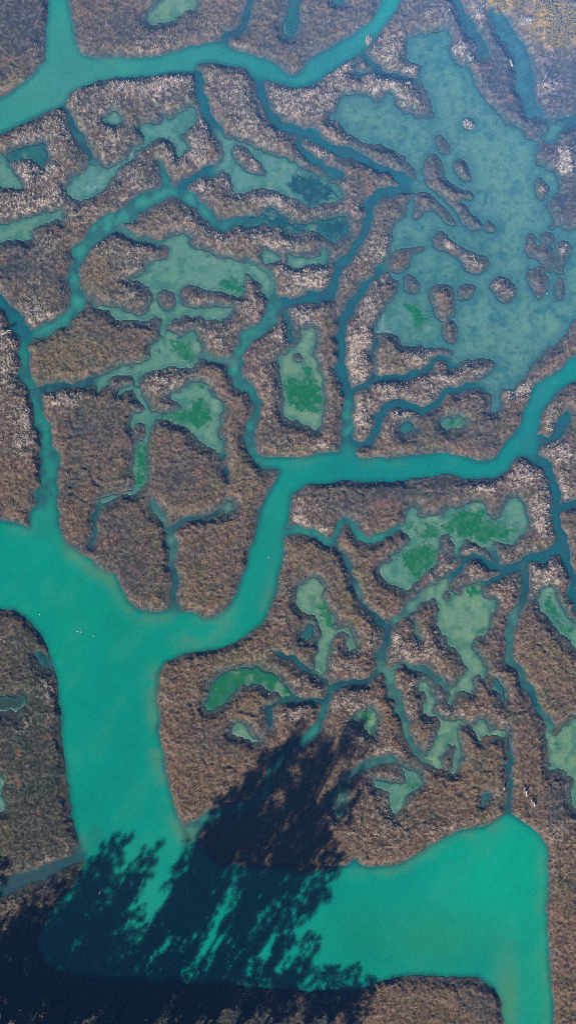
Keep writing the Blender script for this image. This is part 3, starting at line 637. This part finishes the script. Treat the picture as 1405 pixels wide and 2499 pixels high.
rill = sstep(.013, .004, np.abs(fbm(WX, WY, 130, 64, 3) - .5)) * sstep(.45, .62, fbm(GX, GY, 210, 65, 2))
rill = np.maximum(rill, .8 * sstep(.016, .005, np.abs(fbm(WX, WY, 60, 66, 2) - .5)) * sstep(.58, .7, fbm(GX, GY, 150, 67, 2)))
rill = rill * sstep(14, 26, SD)
LZ = LZ - .14 * rill
tint(rill * .75, (.055, .068, .068))                                   # drainage rills
tint(sstep(.62, .74, fbm(GX, GY, 30, 68, 3)) * .55 * (1 - np.clip(TAN, 0, 1)), (.10, .105, .05))      # green saltwort stands
tint(sstep(.64, .76, fbm(GX, GY, 26, 69, 3)) * .5 * (1 - np.clip(TAN, 0, 1)), (.23, .125, .085))      # rusty glasswort stands
TAN = TAN * (1 - rill)
pale = sstep(.62 - .22 * np.clip(TAN, 0, 1.3), .80 - .2 * np.clip(TAN, 0, 1.3), a5 * .45 + a3 * .4 + a9 * .15)
tint(pale * np.clip(TAN * 1.0 + .06, 0, 1) * sstep(4, 11, SD), (.45, .36, .31))
B *= 1.04 * ((.82 + .36 * a3) * (.84 + .32 * sstep(.25, .75, a5)))[..., None]

# ---------------------------------------------------------------- islands
ISLANDS = [   # a point on each island, its label, its kind, its group
 (60,60,'dull blue-grey marsh bank filling the top left corner, west of the upright channel','marsh bank'),
 (361,110,'brown marsh bank at the top holding the blurred olive pool','marsh bank'),
 (790,60,'grey marsh lobe at the top pointing down into the bend of the channel','marsh bank'),
 (1300,200,'hazy purple upland with ochre scrub, continuing as dusky bank down the right margin','marsh bank'),
 (752,262,'island with the palest straw clumps, tapering to a tail below the upper channel bend','marsh island'),
 (565,225,'long island reaching from the upper channel down through two ridges around the teal backwater','marsh island'),
 (107,632,'large tan-and-grey island at the left with the winding milky pool inside','marsh island'),
 (1140,306,'tiny bleached straw islet alone in the open mudflat','islet'),
 (1080,353,'small dark teardrop islet directly above the long crooked islet','islet'),
 (600,390,'small oval islet ringed by pale blue shallows, with straw on its back','islet'),
 (1057,417,'long crooked dark islet slanting along the left side of the mudflat','islet'),
 (1127,415,'isolated tilted oval islet to the right of the long crooked islet','islet'),
 (1320,461,'oval speckled islet near the right bank of the mudflat','islet'),
 (675,1065,'long narrow island with the upright emerald pool, its neck stretching up to the arched ridge','marsh island'),
 (1194,554,'tiny dark round islet just off the lower tip of the crooked islet','islet'),
 (232,815,'brown island left of the forked sage pool, with an olive patch near its lower end','marsh island'),
 (1155,642,'elongated islet with a pale streak along its upper ridge in the mudflat','islet'),
 (1312,685,'ragged cluster of dark joined islets near the right bank','islet'),
 (980,640,'hook-topped purple islet beside the narrow teal creek','islet'),
 (877,860,'upright strip of brightest straw east of the narrow teal creek','marsh island'),
 (580,810,'brown island wrapping the right end of the forked sage pool','marsh island'),
 (1005,695,'small rounded purple islet below the hook-topped islet','islet'),
 (1227,705,'rough round islet standing free in the middle of the mudflat','islet'),
 (1364,704,'slim upright islet right of the ragged islet cluster','islet'),
 (1136,712,'small squarish grey islet touching the brown upright islet','islet'),
 (1077,745,'brown upright islet with a narrow waist and a lower knob','islet'),
 (406,731,'small square brown islet in the forked sage pool','islet'),
 (40,1000,'narrow strip of marsh along the left margin, west of the slender creek','marsh bank'),
 (1350,1110,'pale straw island at the right margin beside the creek fork','marsh island'),
 (727,871,'speck of dark marsh inside the upright emerald pool','islet'),
 (192,1005,'biggest island, brown and grey, with the funnel-shaped pool and dark creek lines','marsh island'),
 (1035,940,'tan wavy ridge between the two thin teal creeks','marsh island'),
 (915,1237,'grey island under the straight turquoise channel, above the three weed beds','marsh island'),
 (1391,1299,'small straw-covered block cut by the right margin','marsh island'),
 (940,1465,'brown wedge-shaped island left of the three weed beds','marsh island'),
 (452,1662,'olive-brown island on the outer bend of the channel with the arched emerald pool','marsh island'),
 (1145,1338,'small narrow straw island between dark creeks, under the weedy pool','islet'),
 (1312,1580,'brown island at the right with the slanting weedy pool','marsh island'),
 (1155,1400,'oval straw islet above the kite-shaped pool','islet'),
 (1310,1932,'long brown bank running down the right side past the turquoise bay','marsh bank'),
 (1090,1456,'tiny dark round islet at the head of the kite-shaped pool','islet'),
 (1045,1600,'tan island left of the kite-shaped pool with a thin sage slit','marsh island'),
 (60,1650,'dark marsh bank along the lower left with straw flecks on its edge','marsh bank'),
 (1100,1960,'large red-brown island above the turquoise bay, crossed by the tree shadow','marsh island'),
 (1040,1085,'dull purple-brown island with the spotted lens pool, along the north side of the straight channel','marsh island'),
 (50,2300,'shadowed shore along the bottom with a sunlit brown hump on the right','marsh bank'),
]
INK = {}
for x, y, label, cat in ISLANDS:
    j, i = int((y - Y0) / GS), int((x - X0) / GS)
    w = LAB[max(j-6,0):j+7, max(i-6,0):i+7]
    v = LAB[j, i] or (np.bincount(w[w > 0]).argmax() if (w > 0).any() else 0)
    if v: INK.setdefault(int(v), (label, cat))

TX, TY, TH = [], [], []
near = LAB.copy()                      # carry each island a few cells out under the water
for _ in range(3):
    for ax, sh in ((0, 1), (0, -1), (1, 1), (1, -1)):
        r = np.roll(near, sh, ax); near = np.where((near == 0) & (r > 0), r, near)

def blades(points, per, size, colour, spread=.16, lean=(.5, 1.25)):
    """grass tufts: each a few thin three-cornered blades leaning outwards; returns V, F, C"""
    n = len(points)
    P = np.repeat(points, per, 0)
    C = np.repeat(colour, per, 0) * (.8 + .4 * RNG.random((n * per, 1)))
    a = RNG.random(n * per) * 2 * math.pi
    t = lean[0] + (lean[1] - lean[0]) * RNG.random(n * per)
    l = size * (.6 + .8 * RNG.random(n * per))
    w = (.035 + .03 * RNG.random(n * per)) * size / .4
    d = np.stack([np.cos(a) * np.sin(t), np.sin(a) * np.sin(t), np.cos(t)], 1)
    s = np.stack([-np.sin(a), np.cos(a), np.zeros_like(a)], 1)
    base = P + np.concatenate([(RNG.random((n * per, 2)) - .5) * spread * 2, np.zeros((n * per, 1))], 1)
    V = np.stack([base - s * w[:, None], base + s * w[:, None], base + d * l[:, None]], 1).reshape(-1, 3)
    F = np.arange(len(V)).reshape(-1, 3)
    return V, F, np.repeat(C, 3, 0)

frame = (GX > -90) & (GX < 1495) & (GY > -90) & (GY < 2590)
for i in ids:
    m = LAB == i
    label, cat = INK.get(i, (None, None))
    if label is None:
        label, cat = ('small unnamed scrap of marsh', 'islet')
    j0 = np.nonzero(m & frame)
    if len(j0[0]) == 0: j0 = np.nonzero(m)
    cx, cy = gx(GX[j0].mean()), gy(GY[j0].mean())
    name = {'marsh island': 'marsh_island', 'islet': 'marsh_islet', 'marsh bank': 'marsh_bank'}[cat]
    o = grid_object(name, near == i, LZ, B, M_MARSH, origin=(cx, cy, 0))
    props(o, label, cat, {'marsh island': 'marsh islands between the tidal channels', 'islet': 'small islets in pools and shallows', 'marsh bank': 'marsh banks cut by the margins'}[cat])
    # tufts standing on it
    dens = np.where(m & frame & (SD > 6) & (rill < .3), (.20 + .75 * np.clip(TAN, 0, 1.2)) * (1 - .8 * np.clip(DRK, 0, 1)) * (.35 + .65 * sstep(.3, .6, a14)), 0) * .75
    pick = RNG.random(dens.shape) < dens
    jj, ii = np.nonzero(pick)
    if len(jj) < 4: continue
    px = GX[jj, ii] + (RNG.random(len(jj)) - .5) * GS; py = GY[jj, ii] + (RNG.random(len(jj)) - .5) * GS
    pts = np.stack([gx(px) - cx, gy(py) - cy, LZ[jj, ii] - .03], 1)
    tn = np.clip(TAN[jj, ii] * 1.25, 0, 1.4)[:, None] * (.25 + .75 * RNG.random((len(jj), 1)) ** 1.5) + .18 * RNG.random((len(jj), 1)) ** 3
    oc = np.clip(OCH[jj, ii] + .7 * OLV[jj, ii], 0, 1)[:, None]
    col = np.minimum(B[jj, ii] * 1.12, .3) * (1 - tn) + np.array([.62, .52, .41]) * tn
    cl = (.66 + .72 * sstep(.3, .72, a5[jj, ii] * .6 + a3[jj, ii] * .4))[:, None]
    col = col * cl
    col = col * (1 - .6 * oc) + np.array([.40, .26, .02]) * .6 * oc
    V, F, C = blades(pts, 4, .31, col)
    g = make_mesh('dry_grass', V, F, M_GRASS, C, parent=o, smooth=False)
    g['kind'] = 'stuff'

# ---------------------------------------------------------------- water, pools and weed
ALLV = np.ones((NY, NX), bool)
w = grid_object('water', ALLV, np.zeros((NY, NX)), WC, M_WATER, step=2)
props(w, 'turquoise silty tidal water winding through the marsh', 'water', kind='structure')
g = make_mesh('ground', [(-600,-600,-.75),(600,-600,-.75),(600,600,-.75),(-600,600,-.75)], [(0,1,2,3)], M_GROUND)
props(g, 'flat estuary ground beyond and beneath the channels', 'ground', kind='structure')

mudz = .03 + .02 * (fbm(GX, GY, 14, 71) - .5)
for k, (tone, label, pts) in enumerate(POOLS):
    m = POOL == k
    if m.sum() < 10: continue
    ring = dil(m, 2)
    jj = np.nonzero(m & frame)
    if len(jj[0]) == 0: continue
    org = (gx(GX[jj].mean()), gy(GY[jj].mean()), 0)
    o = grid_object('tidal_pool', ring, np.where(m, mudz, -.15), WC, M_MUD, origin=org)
    props(o, label, 'tidal pool', 'shallow mud pools in the marsh')
    for tone2, kk, out in WEED:
        if kk != k: continue
        H = np.zeros((HH, HW), bool); ys, xs, M = fill_poly(out); H[ys, xs] = M
        wm = to_grid(H)
        v = soft(wm, 4) + 1.1 * (fbm(GX, GY, 15, 73, 4) - .5) + .8 * (fbm(GX, GY, 6, 74, 2) - .5)
        wm = (v > .42) & (soft(wm, 6) > .06) & dil(m, 1)
        if wm.sum() < 6: continue
        c = np.zeros((NY, NX, 3)) + TONE[tone2]
        t = (sstep(.45, .75, fbm(GX, GY, 14, 75, 3)) * .45)[..., None]
        c = c * (1 - t) + (TONE[tone] * .6 + TONE[tone2] * .3) * t
        e = (1 - sstep(.42, .72, v + .25 * (fbm(GX, GY, 5, 77, 2) - .5)))[..., None]     # thin weed lets the pale mud through
        c = c * (1 - e) + WC * e
        r2 = dil(wm, 1)
        q = grid_object('weed_bed', r2, np.where(wm, .055 + .05 * (fbm(GX, GY, 7, 76) - .4), .0), c, M_WEED, origin=org)
        q.parent = o; q.location = (0, 0, 0)
        q['label'] = 'emerald weed on the pool floor' if tone2 == 'algae' else 'dark teal weed on the pool floor'

def height_at(x, y):
    j, i = int(round((y - Y0) / GS)), int(round((x - X0) / GS))
    return float(LZ[j, i]) if LAND[j, i] else 0.03

# ---------------------------------------------------------------- tube builder
def tube(path, radii, n=7):
    P = np.array(path, float); V, F = [], []
    for k, p in enumerate(P):
        d = P[min(k + 1, len(P) - 1)] - P[max(k - 1, 0)]
        d /= np.linalg.norm(d) + 1e-9
        u = np.cross(d, (0.3, .2, 1) if abs(d[2]) < .9 else (1, 0, 0)); u /= np.linalg.norm(u)
        v = np.cross(d, u)
        for q in range(n):
            a = 2 * math.pi * q / n
            V.append(p + radii[k] * (u * math.cos(a) + v * math.sin(a)))
    for k in range(len(P) - 1):
        for q in range(n):
            r = (q + 1) % n
            F.append((k*n+q, k*n+r, (k+1)*n+r, (k+1)*n+q))
    # close both ends with a point
    V.append(P[0]); V.append(P[-1]); a, b = len(V) - 2, len(V) - 1
    for q in range(n):
        r = (q + 1) % n
        F.append((r, q, a, a)); F.append(((len(P)-1)*n+q, (len(P)-1)*n+r, b, b))
    return V, [f if f[2] != f[3] else (f[0], f[1], f[2], f[2]) for f in F]

def poly_object(name, parts, mat, parent=None, smooth=True):
    V, F = [], []
    for v, f in parts:
        o = len(V); V += [tuple(p) for p in v]
        F += [tuple(dict.fromkeys(i + o for i in q)) for q in f]
    me = bpy.data.meshes.new(name); me.from_pydata(V, [], F); me.materials.append(mat)
    for p in me.polygons: p.use_smooth = smooth
    ob = bpy.data.objects.new(name, me); COL.objects.link(ob)
    if parent: ob.parent = parent
    return ob

def leaf_cloud(centres, radii, per, size, tones, seed, squash=.8, flat=False):
    r = np.random.default_rng(seed)
    n = len(centres) * per
    c = np.repeat(np.array(centres), per, 0); rad = np.repeat(np.array(radii), per)
    d = r.normal(size=(n, 3)); d /= np.linalg.norm(d, axis=1)[:, None]
    p = c + d * (rad * r.random(n) ** .45)[:, None] * np.array([1, 1, squash])
    u = r.normal(size=(n, 3)); u /= np.linalg.norm(u, axis=1)[:, None]
    v = np.cross(u, r.normal(size=(n, 3))); v /= np.linalg.norm(v, axis=1)[:, None]
    if flat:                              # low scrub holds its leaves level
        u[:, 2] *= .25; v = np.cross(np.array([0, 0, 1.]) + .25 * r.normal(size=(n, 3)), u)
        u /= np.linalg.norm(u, axis=1)[:, None]; v /= np.linalg.norm(v, axis=1)[:, None]
    s = size * (.6 + .8 * r.random(n))[:, None]
    V = np.stack([p - u*s*.5, p + v*s*.28, p + u*s*.5, p - v*s*.28], 1).reshape(-1, 3)
    t = np.repeat(r.random(len(centres)), per)[:, None] * .7 + .3 * r.random((n, 1))
    C = np.array(tones[0]) * (1 - t) + np.array(tones[1]) * t
    return V, np.arange(len(V)).reshape(-1, 4), np.repeat(C, 4, 0)

def make_tree(name, h, R, seed, label, tones, low=.22, n=110):
    n = int(n * 1.05)
    r = random.Random(seed)
    root = bpy.data.objects.new(name, None); COL.objects.link(root)
    props(root, label, 'tree', 'tall trees on the lower shore')
    path = [(0,0,-.3)] + [(.25*math.sin(k*1.3+seed), .25*math.cos(k*1.7+seed), h*k/8) for k in range(1, 9)]
    parts = [tube(path, [.42*(1-.9*k/8)+.03 for k in range(9)], 9)]
    cen, rad = [], []
    lobes = [(r.uniform(.35,.98), r.uniform(0, 6.28)) for _ in range(16)]
    for k in range(n):
        t, a0 = r.choice(lobes) if r.random() < .7 else (r.uniform(low, 1), r.uniform(0, 6.28))
        t = min(1, max(low, t + r.gauss(0, .05)))
        prof = R * (math.sin(math.pi * min(1, (1.04 - t) / (1.04 - low)) ** .75) ** .8 if t < 1.03 else 0)
        a = a0 + r.gauss(0, .35); q = prof * (r.random() ** .5) * r.uniform(.7, 1.08)
        c = (q * math.cos(a), q * math.sin(a), t * h * .97)
        cen.append(c); rad.append(r.uniform(.45, 1.0) * (.6 + .5 * R / 4))
        if k % 4 == 0:
            z0 = c[2] - .5 * q - .3
            parts.append(tube([(0,0,z0), (c[0]*.5, c[1]*.5, (z0+c[2])/2 - .1), c], [.1, .07, .025], 5))
    poly_object('trunk', parts, M_BARK, root)
    V, F, C = leaf_cloud(cen, rad, 50, .44, tones, seed)
    make_mesh('crown', V, F, M_LEAF, C, parent=root, smooth=False)
    return root

def copy_tree(src, label):
    c = src.copy(); COL.objects.link(c); c['label'] = label
    for ch in list(src.children):
        d = ch.copy(); COL.objects.link(d); d.parent = c
    return c

PXM = 1 / (math.tan(math.radians(SUN_ELEV)) * S)      # length of shadow, map units per metre of height
SX, SY = math.sin(math.radians(SUN_TURN)), math.cos(math.radians(SUN_TURN))
protos = [make_tree('shore_tree', 30, 4.2, 11, 'tall dark tree', ((.022,.035,.02),(.05,.07,.03)), .42, 120),
          make_tree('shore_tree', 30, 3.4, 23, 'tall dark tree', ((.02,.034,.02),(.045,.062,.03)), .40, 110),
          make_tree('shore_tree', 30, 5.2, 37, 'tall dark tree', ((.024,.036,.018),(.055,.07,.03)), .45, 130)]
used = set()
def stand(tipx, tipy, base_y, p, width, label):
    L = (base_y - tipy) / SY
    h = L / PXM
    bx = tipx - L * SX
    t = protos[p] if p not in used else copy_tree(protos[p], label)
    used.add(p); t['label'] = label
    t.location = (gx(bx), gy(base_y), .5)
    k = h / 30
    t.scale = (k * width * 1.1, k * width * 1.1, k)
    t.rotation_euler[2] = random.uniform(0, 6.28)
TREES = [
 (750,1766,2600,1,1.1,'tallest dark tree, its shadow reaching the creek under the small straw island'),
 (868,1768,2610,0,1.1,'dark tree throwing the rounded shadow tip beside the emerald and yellow pool'),
 (815,1795,2640,2,.6,'broad dark tree behind the two tallest, filling the middle of the big shadow'),
 (700,1812,2590,0,.95,'dark tree casting the stepped upper left side of the big shadow'),
 (632,1875,2580,1,1.1,'dark tree whose shadow covers the creek bend on the red-brown island'),
 (575,1935,2580,0,.75,'dark tree casting the shadow along the left flank of the red-brown island'),
 (532,1998,2570,1,.65,'dark tree whose shadow crosses the mouth of the shaded creek'),
 (875,1880,2630,0,.8,'dark tree casting the right shoulder of the big shadow'),
 (800,1930,2590,1,.7,'dark tree casting the patchy middle of the big shadow'),
 (835,2050,2580,1,1.05,'dark tree casting the separate lobe on the lower edge of the red-brown island'),
 (690,2060,2580,1,.6,'dark tree shading the water under the red-brown island'),
 (390,2058,2570,1,.75,'slim dark tree with the right-hand pointed shadow on the main channel'),
 (356,2075,2590,1,.7,'slim dark tree with the second pointed shadow on the main channel'),
 (320,2032,2570,1,.75,'slim dark tree with the tallest pointed shadow on the main channel'),
 (282,2040,2580,0,.7,'dark tree with the left pointed shadow on the main channel'),
 (235,2105,2570,2,.8,'broad dark tree shading the mouth of the milky side creek'),
 (160,2140,2580,0,1.0,'dark tree shading the lower left shore beside the side creek'),
 (20,2085,2580,1,1.2,'dark tree with the lone pointed shadow at the left margin'),
 (95,2180,2590,2,.9,'broad dark tree shading the lower left corner of the marsh'),
 (40,2230,2570,2,1.0,'spreading dark tree close to the lower left corner'),
 (765,2288,2560,0,1.5,'short dark tree with the shadow peak on the turquoise bay'),
 (640,2250,2580,1,.8,'bushy dark tree shading the middle of the bay mouth'),
 (560,2150,2570,1,.7,'bushy dark tree shading the bay between the two sunlit streaks'),
 (520,2230,2580,1,.7,'bushy dark tree shading the water near the lower left bend'),
 (300,2200,2585,2,1.0,'bushy dark tree shading the lower shore left of the bend'),
 (200,2240,2575,2,1.0,'bushy dark tree shading the shore by the lower left shrubs'),
 (870,2372,2570,2,1.6,'low rounded dark tree shading the left end of the sunlit brown hump'),
 (905,2400,2590,0,1.8,'lowest dark tree, its shadow ending on the sunlit brown hump'),
 (70,2270,2560,2,1.9,'wide dark tree nearest the lower left corner, shading the shore'),
 (165,2215,2562,0,1.7,'wide dark tree shading the milky side creek from the south'),
 (270,2225,2562,2,1.6,'wide dark tree shading the shore behind the slim pointed trees'),
 (345,2235,2566,0,1.5,'wide dark tree shading the left end of the lower bend'),
 (255,2130,2566,2,1.2,'round dark tree shading the channel edge below the left pointed shadow'),
 (322,2140,2568,0,1.4,'round dark tree shading the channel below the tallest pointed shadow'),
 (240,2300,2558,0,2.2,'low round dark tree between the lower left shrubs and the channel'),
 (130,2290,2560,0,2.5,'squat dark tree at the far left of the low row on the lower shore'),
 (215,2330,2560,2,2.5,'squat dark tree behind the lower left shrubs'),
 (300,2320,2565,0,2.5,'squat dark tree right of the lower left shrubs'),
 (375,2345,2560,2,2.5,'squat dark tree shading the near shore under the slim pointed shadows'),
 (450,2310,2565,0,2.5,'squat dark tree shading the near shore below the first sunlit streak'),
 (530,2350,2560,2,2.5,'squat dark tree shading the near shore between the sunlit streaks'),
 (600,2325,2565,0,2.5,'squat dark tree shading the near shore below the second sunlit streak'),
 (670,2360,2560,2,2.5,'squat dark tree shading the near shore left of the shadow peak'),
 (740,2370,2560,0,2.5,'squat dark tree right under the shadow peak on the bay'),
 (810,2385,2560,2,2.5,'squat dark tree between the shadow peak and the sunlit brown hump'),
]
for tx_, ty_, by_, p_, wd_, lb_ in TREES:
    stand(tx_, ty_, by_, p_, wd_, lb_)

# ---------------------------------------------------------------- shrubs
def make_shrub(name, h, R, seed, tones, per=60):
    r = random.Random(seed)
    root = bpy.data.objects.new(name, None); COL.objects.link(root)
    cen, rad, parts = [], [], []
    for k in range(26):
        a = r.uniform(0, 6.28); q = R * r.random() ** .6
        z = h * (.35 + .6 * (1 - (q / R) ** 2) * r.uniform(.6, 1))
        cen.append((q * math.cos(a), q * math.sin(a), z)); rad.append(r.uniform(.25, .5) * R)
        if k % 3 == 0: parts.append(tube([(0,0,-.2), (cen[-1][0]*.4, cen[-1][1]*.4, z*.5), cen[-1]], [.06,.045,.015], 5))
    poly_object('stem', parts, M_BARK, root)
    V, F, C = leaf_cloud(cen, rad, per, .22 * R / 1.2, tones, seed, .7 if per > 50 else .25, per < 50)
    make_mesh('foliage', V, F, M_LEAF, C, parent=root, smooth=False)
    return root
dark0 = make_shrub('shore_shrub', 2.6, 1.7, 5, ((.03,.05,.025),(.075,.10,.04)))
ochre0 = make_shrub('scrub_bush', .6, 1.5, 9, ((.27,.18,.006),(.42,.27,.015)), 40)
def place(src, first, x, y, sc, label, group, cat='shrub'):
    o = src if first else copy_tree(src, label)
    o.location = (gx(x), gy(y), height_at(x, y) - .1); o.scale = (sc, sc, sc * random.uniform(.85, 1.1))
    o.rotation_euler[2] = random.uniform(0, 6.28)
    props(o, label, cat, group)
for k, (x, y, sc) in enumerate([(25,2440,1.0),(70,2462,1.2),(120,2425,.9),(170,2470,1.3),(215,2435,1.0),(262,2468,1.2),(310,2440,.9),(350,2480,1.2),(400,2450,1.0),(440,2485,1.1),(300,2492,1.0),(120,2490,1.1),(15,2395,.8),(480,2455,.8)]):
    place(dark0, k == 0, x, y, sc, 'dark green shrub lost in the tree shade along the lower left shore', 'shrubs in the shade of the lower shore')
for k, (x, y, sc, lb) in enumerate([
    (1330,25,1.1,'ochre scrub bush on the left side of the corner upland'),(1368,20,1.4,'ochre scrub bush on top of the corner upland by the upper margin'),
    (1392,62,1.3,'ochre scrub bush against the right margin of the corner upland'),(1350,62,1.0,'ochre scrub bush in the middle of the corner upland'),
    (1342,98,.9,'ochre scrub bush at the lowest point of the corner upland'),(1372,95,.8,'small ochre scrub bush right of the lowest one'),
    (1222,12,1.0,'olive scrub bush standing apart at the top, left of the corner upland'),(1262,8,.8,'small olive scrub bush between the corner upland and the lone bush')]):
    place(ochre0, k == 0, x, y, sc, lb, 'ochre scrub on the corner upland')

# ---------------------------------------------------------------- reed heaps, driftwood, birds
def reed_heap(pts, label):
    P = []
    for x, y, rx, ry, n in pts:
        for _ in range(n):
            a, q = random.uniform(0, 6.28), random.random() ** .5
            X, Y = x + rx*q*math.cos(a), y + ry*q*math.sin(a)
            P.append((gx(X), gy(Y), height_at(X, Y) + random.uniform(0, .25) * (1 - q)))
    P = np.array(P); o0 = P.mean(0); o0[2] = 0
    c = np.array([[.66,.58,.50]]) * (.75 + .4 * RNG.random((len(P), 1)))
    V, F, C = blades(P - o0, 5, .42, c, .14, (.3, 1.4))
    o = make_mesh('reed_heap', V, F, M_GRASS, C, smooth=False); o.location = o0
    props(o, label, 'reed heap', 'heaps of bleached dead reed')
reed_heap([(1364,372,4,9,24),(1369,386,5,9,30),(1366,403,3,10,20),(1378,378,5,8,26),(1382,394,6,10,36),(1386,412,5,9,26)], 'brightest bleached reed heap, on the dusky bank at the right margin')
reed_heap([(1136,304,6,7,45),(1146,310,6,5,35)], 'bleached reed heap on the tiny islet alone in the mudflat')
reed_heap([(1282,57,9,6,40),(1274,66,6,5,18)], 'bleached reed heap near the top right between blue-green creek and ochre scrub')
reed_heap([(898,100,5,10,40)], 'narrow bleached reed heap beside the upper turquoise channel')

def driftwood(x, y, ang, L, label):
    r = random.Random(int(x * 7 + y))
    z = height_at(x, y) + .12
    c, s = math.cos(ang), math.sin(ang)
    main = [(c*L*t + r.uniform(-.08,.08), s*L*t + r.uniform(-.08,.08), .12 + .08*math.sin(t*5)) for t in (-.5,-.25,0,.25,.5)]
    parts = [tube(main, [.13,.12,.10,.07,.03], 7)]
    for k in range(4):
        t = r.uniform(-.3, .4); a = ang + r.choice((-1, 1)) * r.uniform(.5, 1.2); l = r.uniform(.25, .5) * L
        b = (c*L*t, s*L*t, .14)
        parts.append(tube([b, (b[0]+math.cos(a)*l*.5, b[1]+math.sin(a)*l*.5, .3), (b[0]+math.cos(a)*l, b[1]+math.sin(a)*l, .22)], [.07,.05,.02], 6))
    o = poly_object('driftwood', parts, M_WOOD); o.location = (gx(x), gy(y), z)
    props(o, label, 'driftwood', 'bleached driftwood on the marsh')
driftwood(1277,1928,1.9,1.5,'larger forked driftwood on the brown bank above the turquoise bay')
driftwood(1296,1955,2.2,1.2,'smaller crooked driftwood just below the forked one')
driftwood(18,812,.5,1.5,'pale driftwood stick on the strip along the left margin')
driftwood(1245,157,2.2,.9,'short white driftwood beside the hazy creek in the upper right')
driftwood(1228,1921,1.5,.5,'stub of white driftwood by the straight dark creek')
driftwood(248,2172,1.1,1.2,'sunlit driftwood lying in the tree shade at the lower left')

def bird(x, y, ang, label, first=None):
    if first is None:
        prof = [(-.24,.01,.03),(-.18,.05,.04),(-.08,.10,.06),(.04,.11,.07),(.13,.07,.09),(.17,.045,.15),(.21,.05,.20),(.25,.03,.20),(.30,.008,.19)]
        o = poly_object('waterbird', [tube([(a, 0, c) for a, b, c in prof], [b for a, b, c in prof], 10)], M_BIRD)
    else:
        o = first.copy(); COL.objects.link(o)
    j, i = int((y - Y0) / GS), int((x - X0) / GS)
    o.location = (gx(x), gy(y), LZ[j, i] if LAND[j, i] else .01); o.rotation_euler[2] = ang; o.scale = (.55, .55, .55)
    props(o, label, 'bird', 'white waterbirds resting on the water')
    return o
b0 = bird(190,1541,.3,'white waterbird, western one of the close pair on the wide turquoise channel')
bird(198,1542,1.2,'white waterbird, eastern one of the close pair on the wide turquoise channel',b0)
bird(229,1552,2.2,'white waterbird alone a little east of the close pair on the wide channel',b0)
bird(98,1499,.9,'white waterbird nearest the lower left dark bank',b0)
bird(1333,716,2.6,'white waterbird on the mudflat beside the ragged islet cluster',b0)
bird(656,1360,2.6,'white waterbird on the turquoise channel bend beside the olive-brown island',b0)

# ---------------------------------------------------------------- air
HZ = bpy.data.materials.new('thin_haze'); HZ.use_nodes = True
nt = HZ.node_tree; nt.nodes.remove(nt.nodes['Principled BSDF'])
pv = nt.nodes.new('ShaderNodeVolumePrincipled')
pv.inputs['Color'].default_value = (.13, .39, .95, 1)
pv.inputs['Density'].default_value = HAZE_DENSITY
pv.inputs['Anisotropy'].default_value = -.64
nt.links.new(pv.outputs[0], nt.nodes['Material Output'].inputs['Volume'])
b = 610
hv = [(x*b, y*b, z) for z in (-1.8, 146) for x, y in ((-1,-1),(1,-1),(1,1),(-1,1))]
hf = [(3,2,1,0),(4,5,6,7),(0,1,5,4),(1,2,6,5),(2,3,7,6),(3,0,4,7)]
hz = make_mesh('haze', hv, hf, HZ, smooth=False)
props(hz, 'thin bluish air over the whole estuary', 'haze', kind='stuff')

# ---------------------------------------------------------------- light, camera
wd = bpy.data.worlds.new('World'); scene.world = wd; wd.use_nodes = True
sky = wd.node_tree.nodes.new('ShaderNodeTexSky'); sky.sky_type = 'NISHITA'; sky.sun_disc = False; sky.air_density = .12; sky.dust_density = .2; sky.ozone_density = 2.5
sky.sun_elevation = math.radians(SUN_ELEV); sky.sun_rotation = math.radians(180 + SUN_TURN)
bg = wd.node_tree.nodes['Background']; bg.inputs['Strength'].default_value = SKY
wd.node_tree.links.new(sky.outputs[0], bg.inputs['Color'])
sl = bpy.data.lights.new('sun', 'SUN'); sl.energy = SUN; sl.angle = math.radians(.5); sl.color = (1, .94, .86)
so = bpy.data.objects.new('sun', sl); COL.objects.link(so)
so.rotation_euler = (math.radians(90 - SUN_ELEV), 0, math.radians(-SUN_TURN)); so.location = (-60, -110, 120)

ALT = 140.0
cd = bpy.data.cameras.new('camera'); cam = bpy.data.objects.new('camera', cd); COL.objects.link(cam)
cam.location = (0, 0, ALT)
cd.sensor_fit = 'VERTICAL'; cd.angle = 2 * math.atan(2499 * S / 2 / ALT)
cd.clip_end = 5000; cd.clip_start = .5
scene.camera = cam
scene.view_settings.view_transform = 'Standard'; scene.view_settings.look = 'None'
scene.view_settings.gamma = 1; scene.view_settings.exposure = EXPO
scene.cycles.volume_bounces = 0
scene.cycles.max_bounces = 6
scene.cycles.filter_width = 1.0
scene.cycles.use_denoising = False
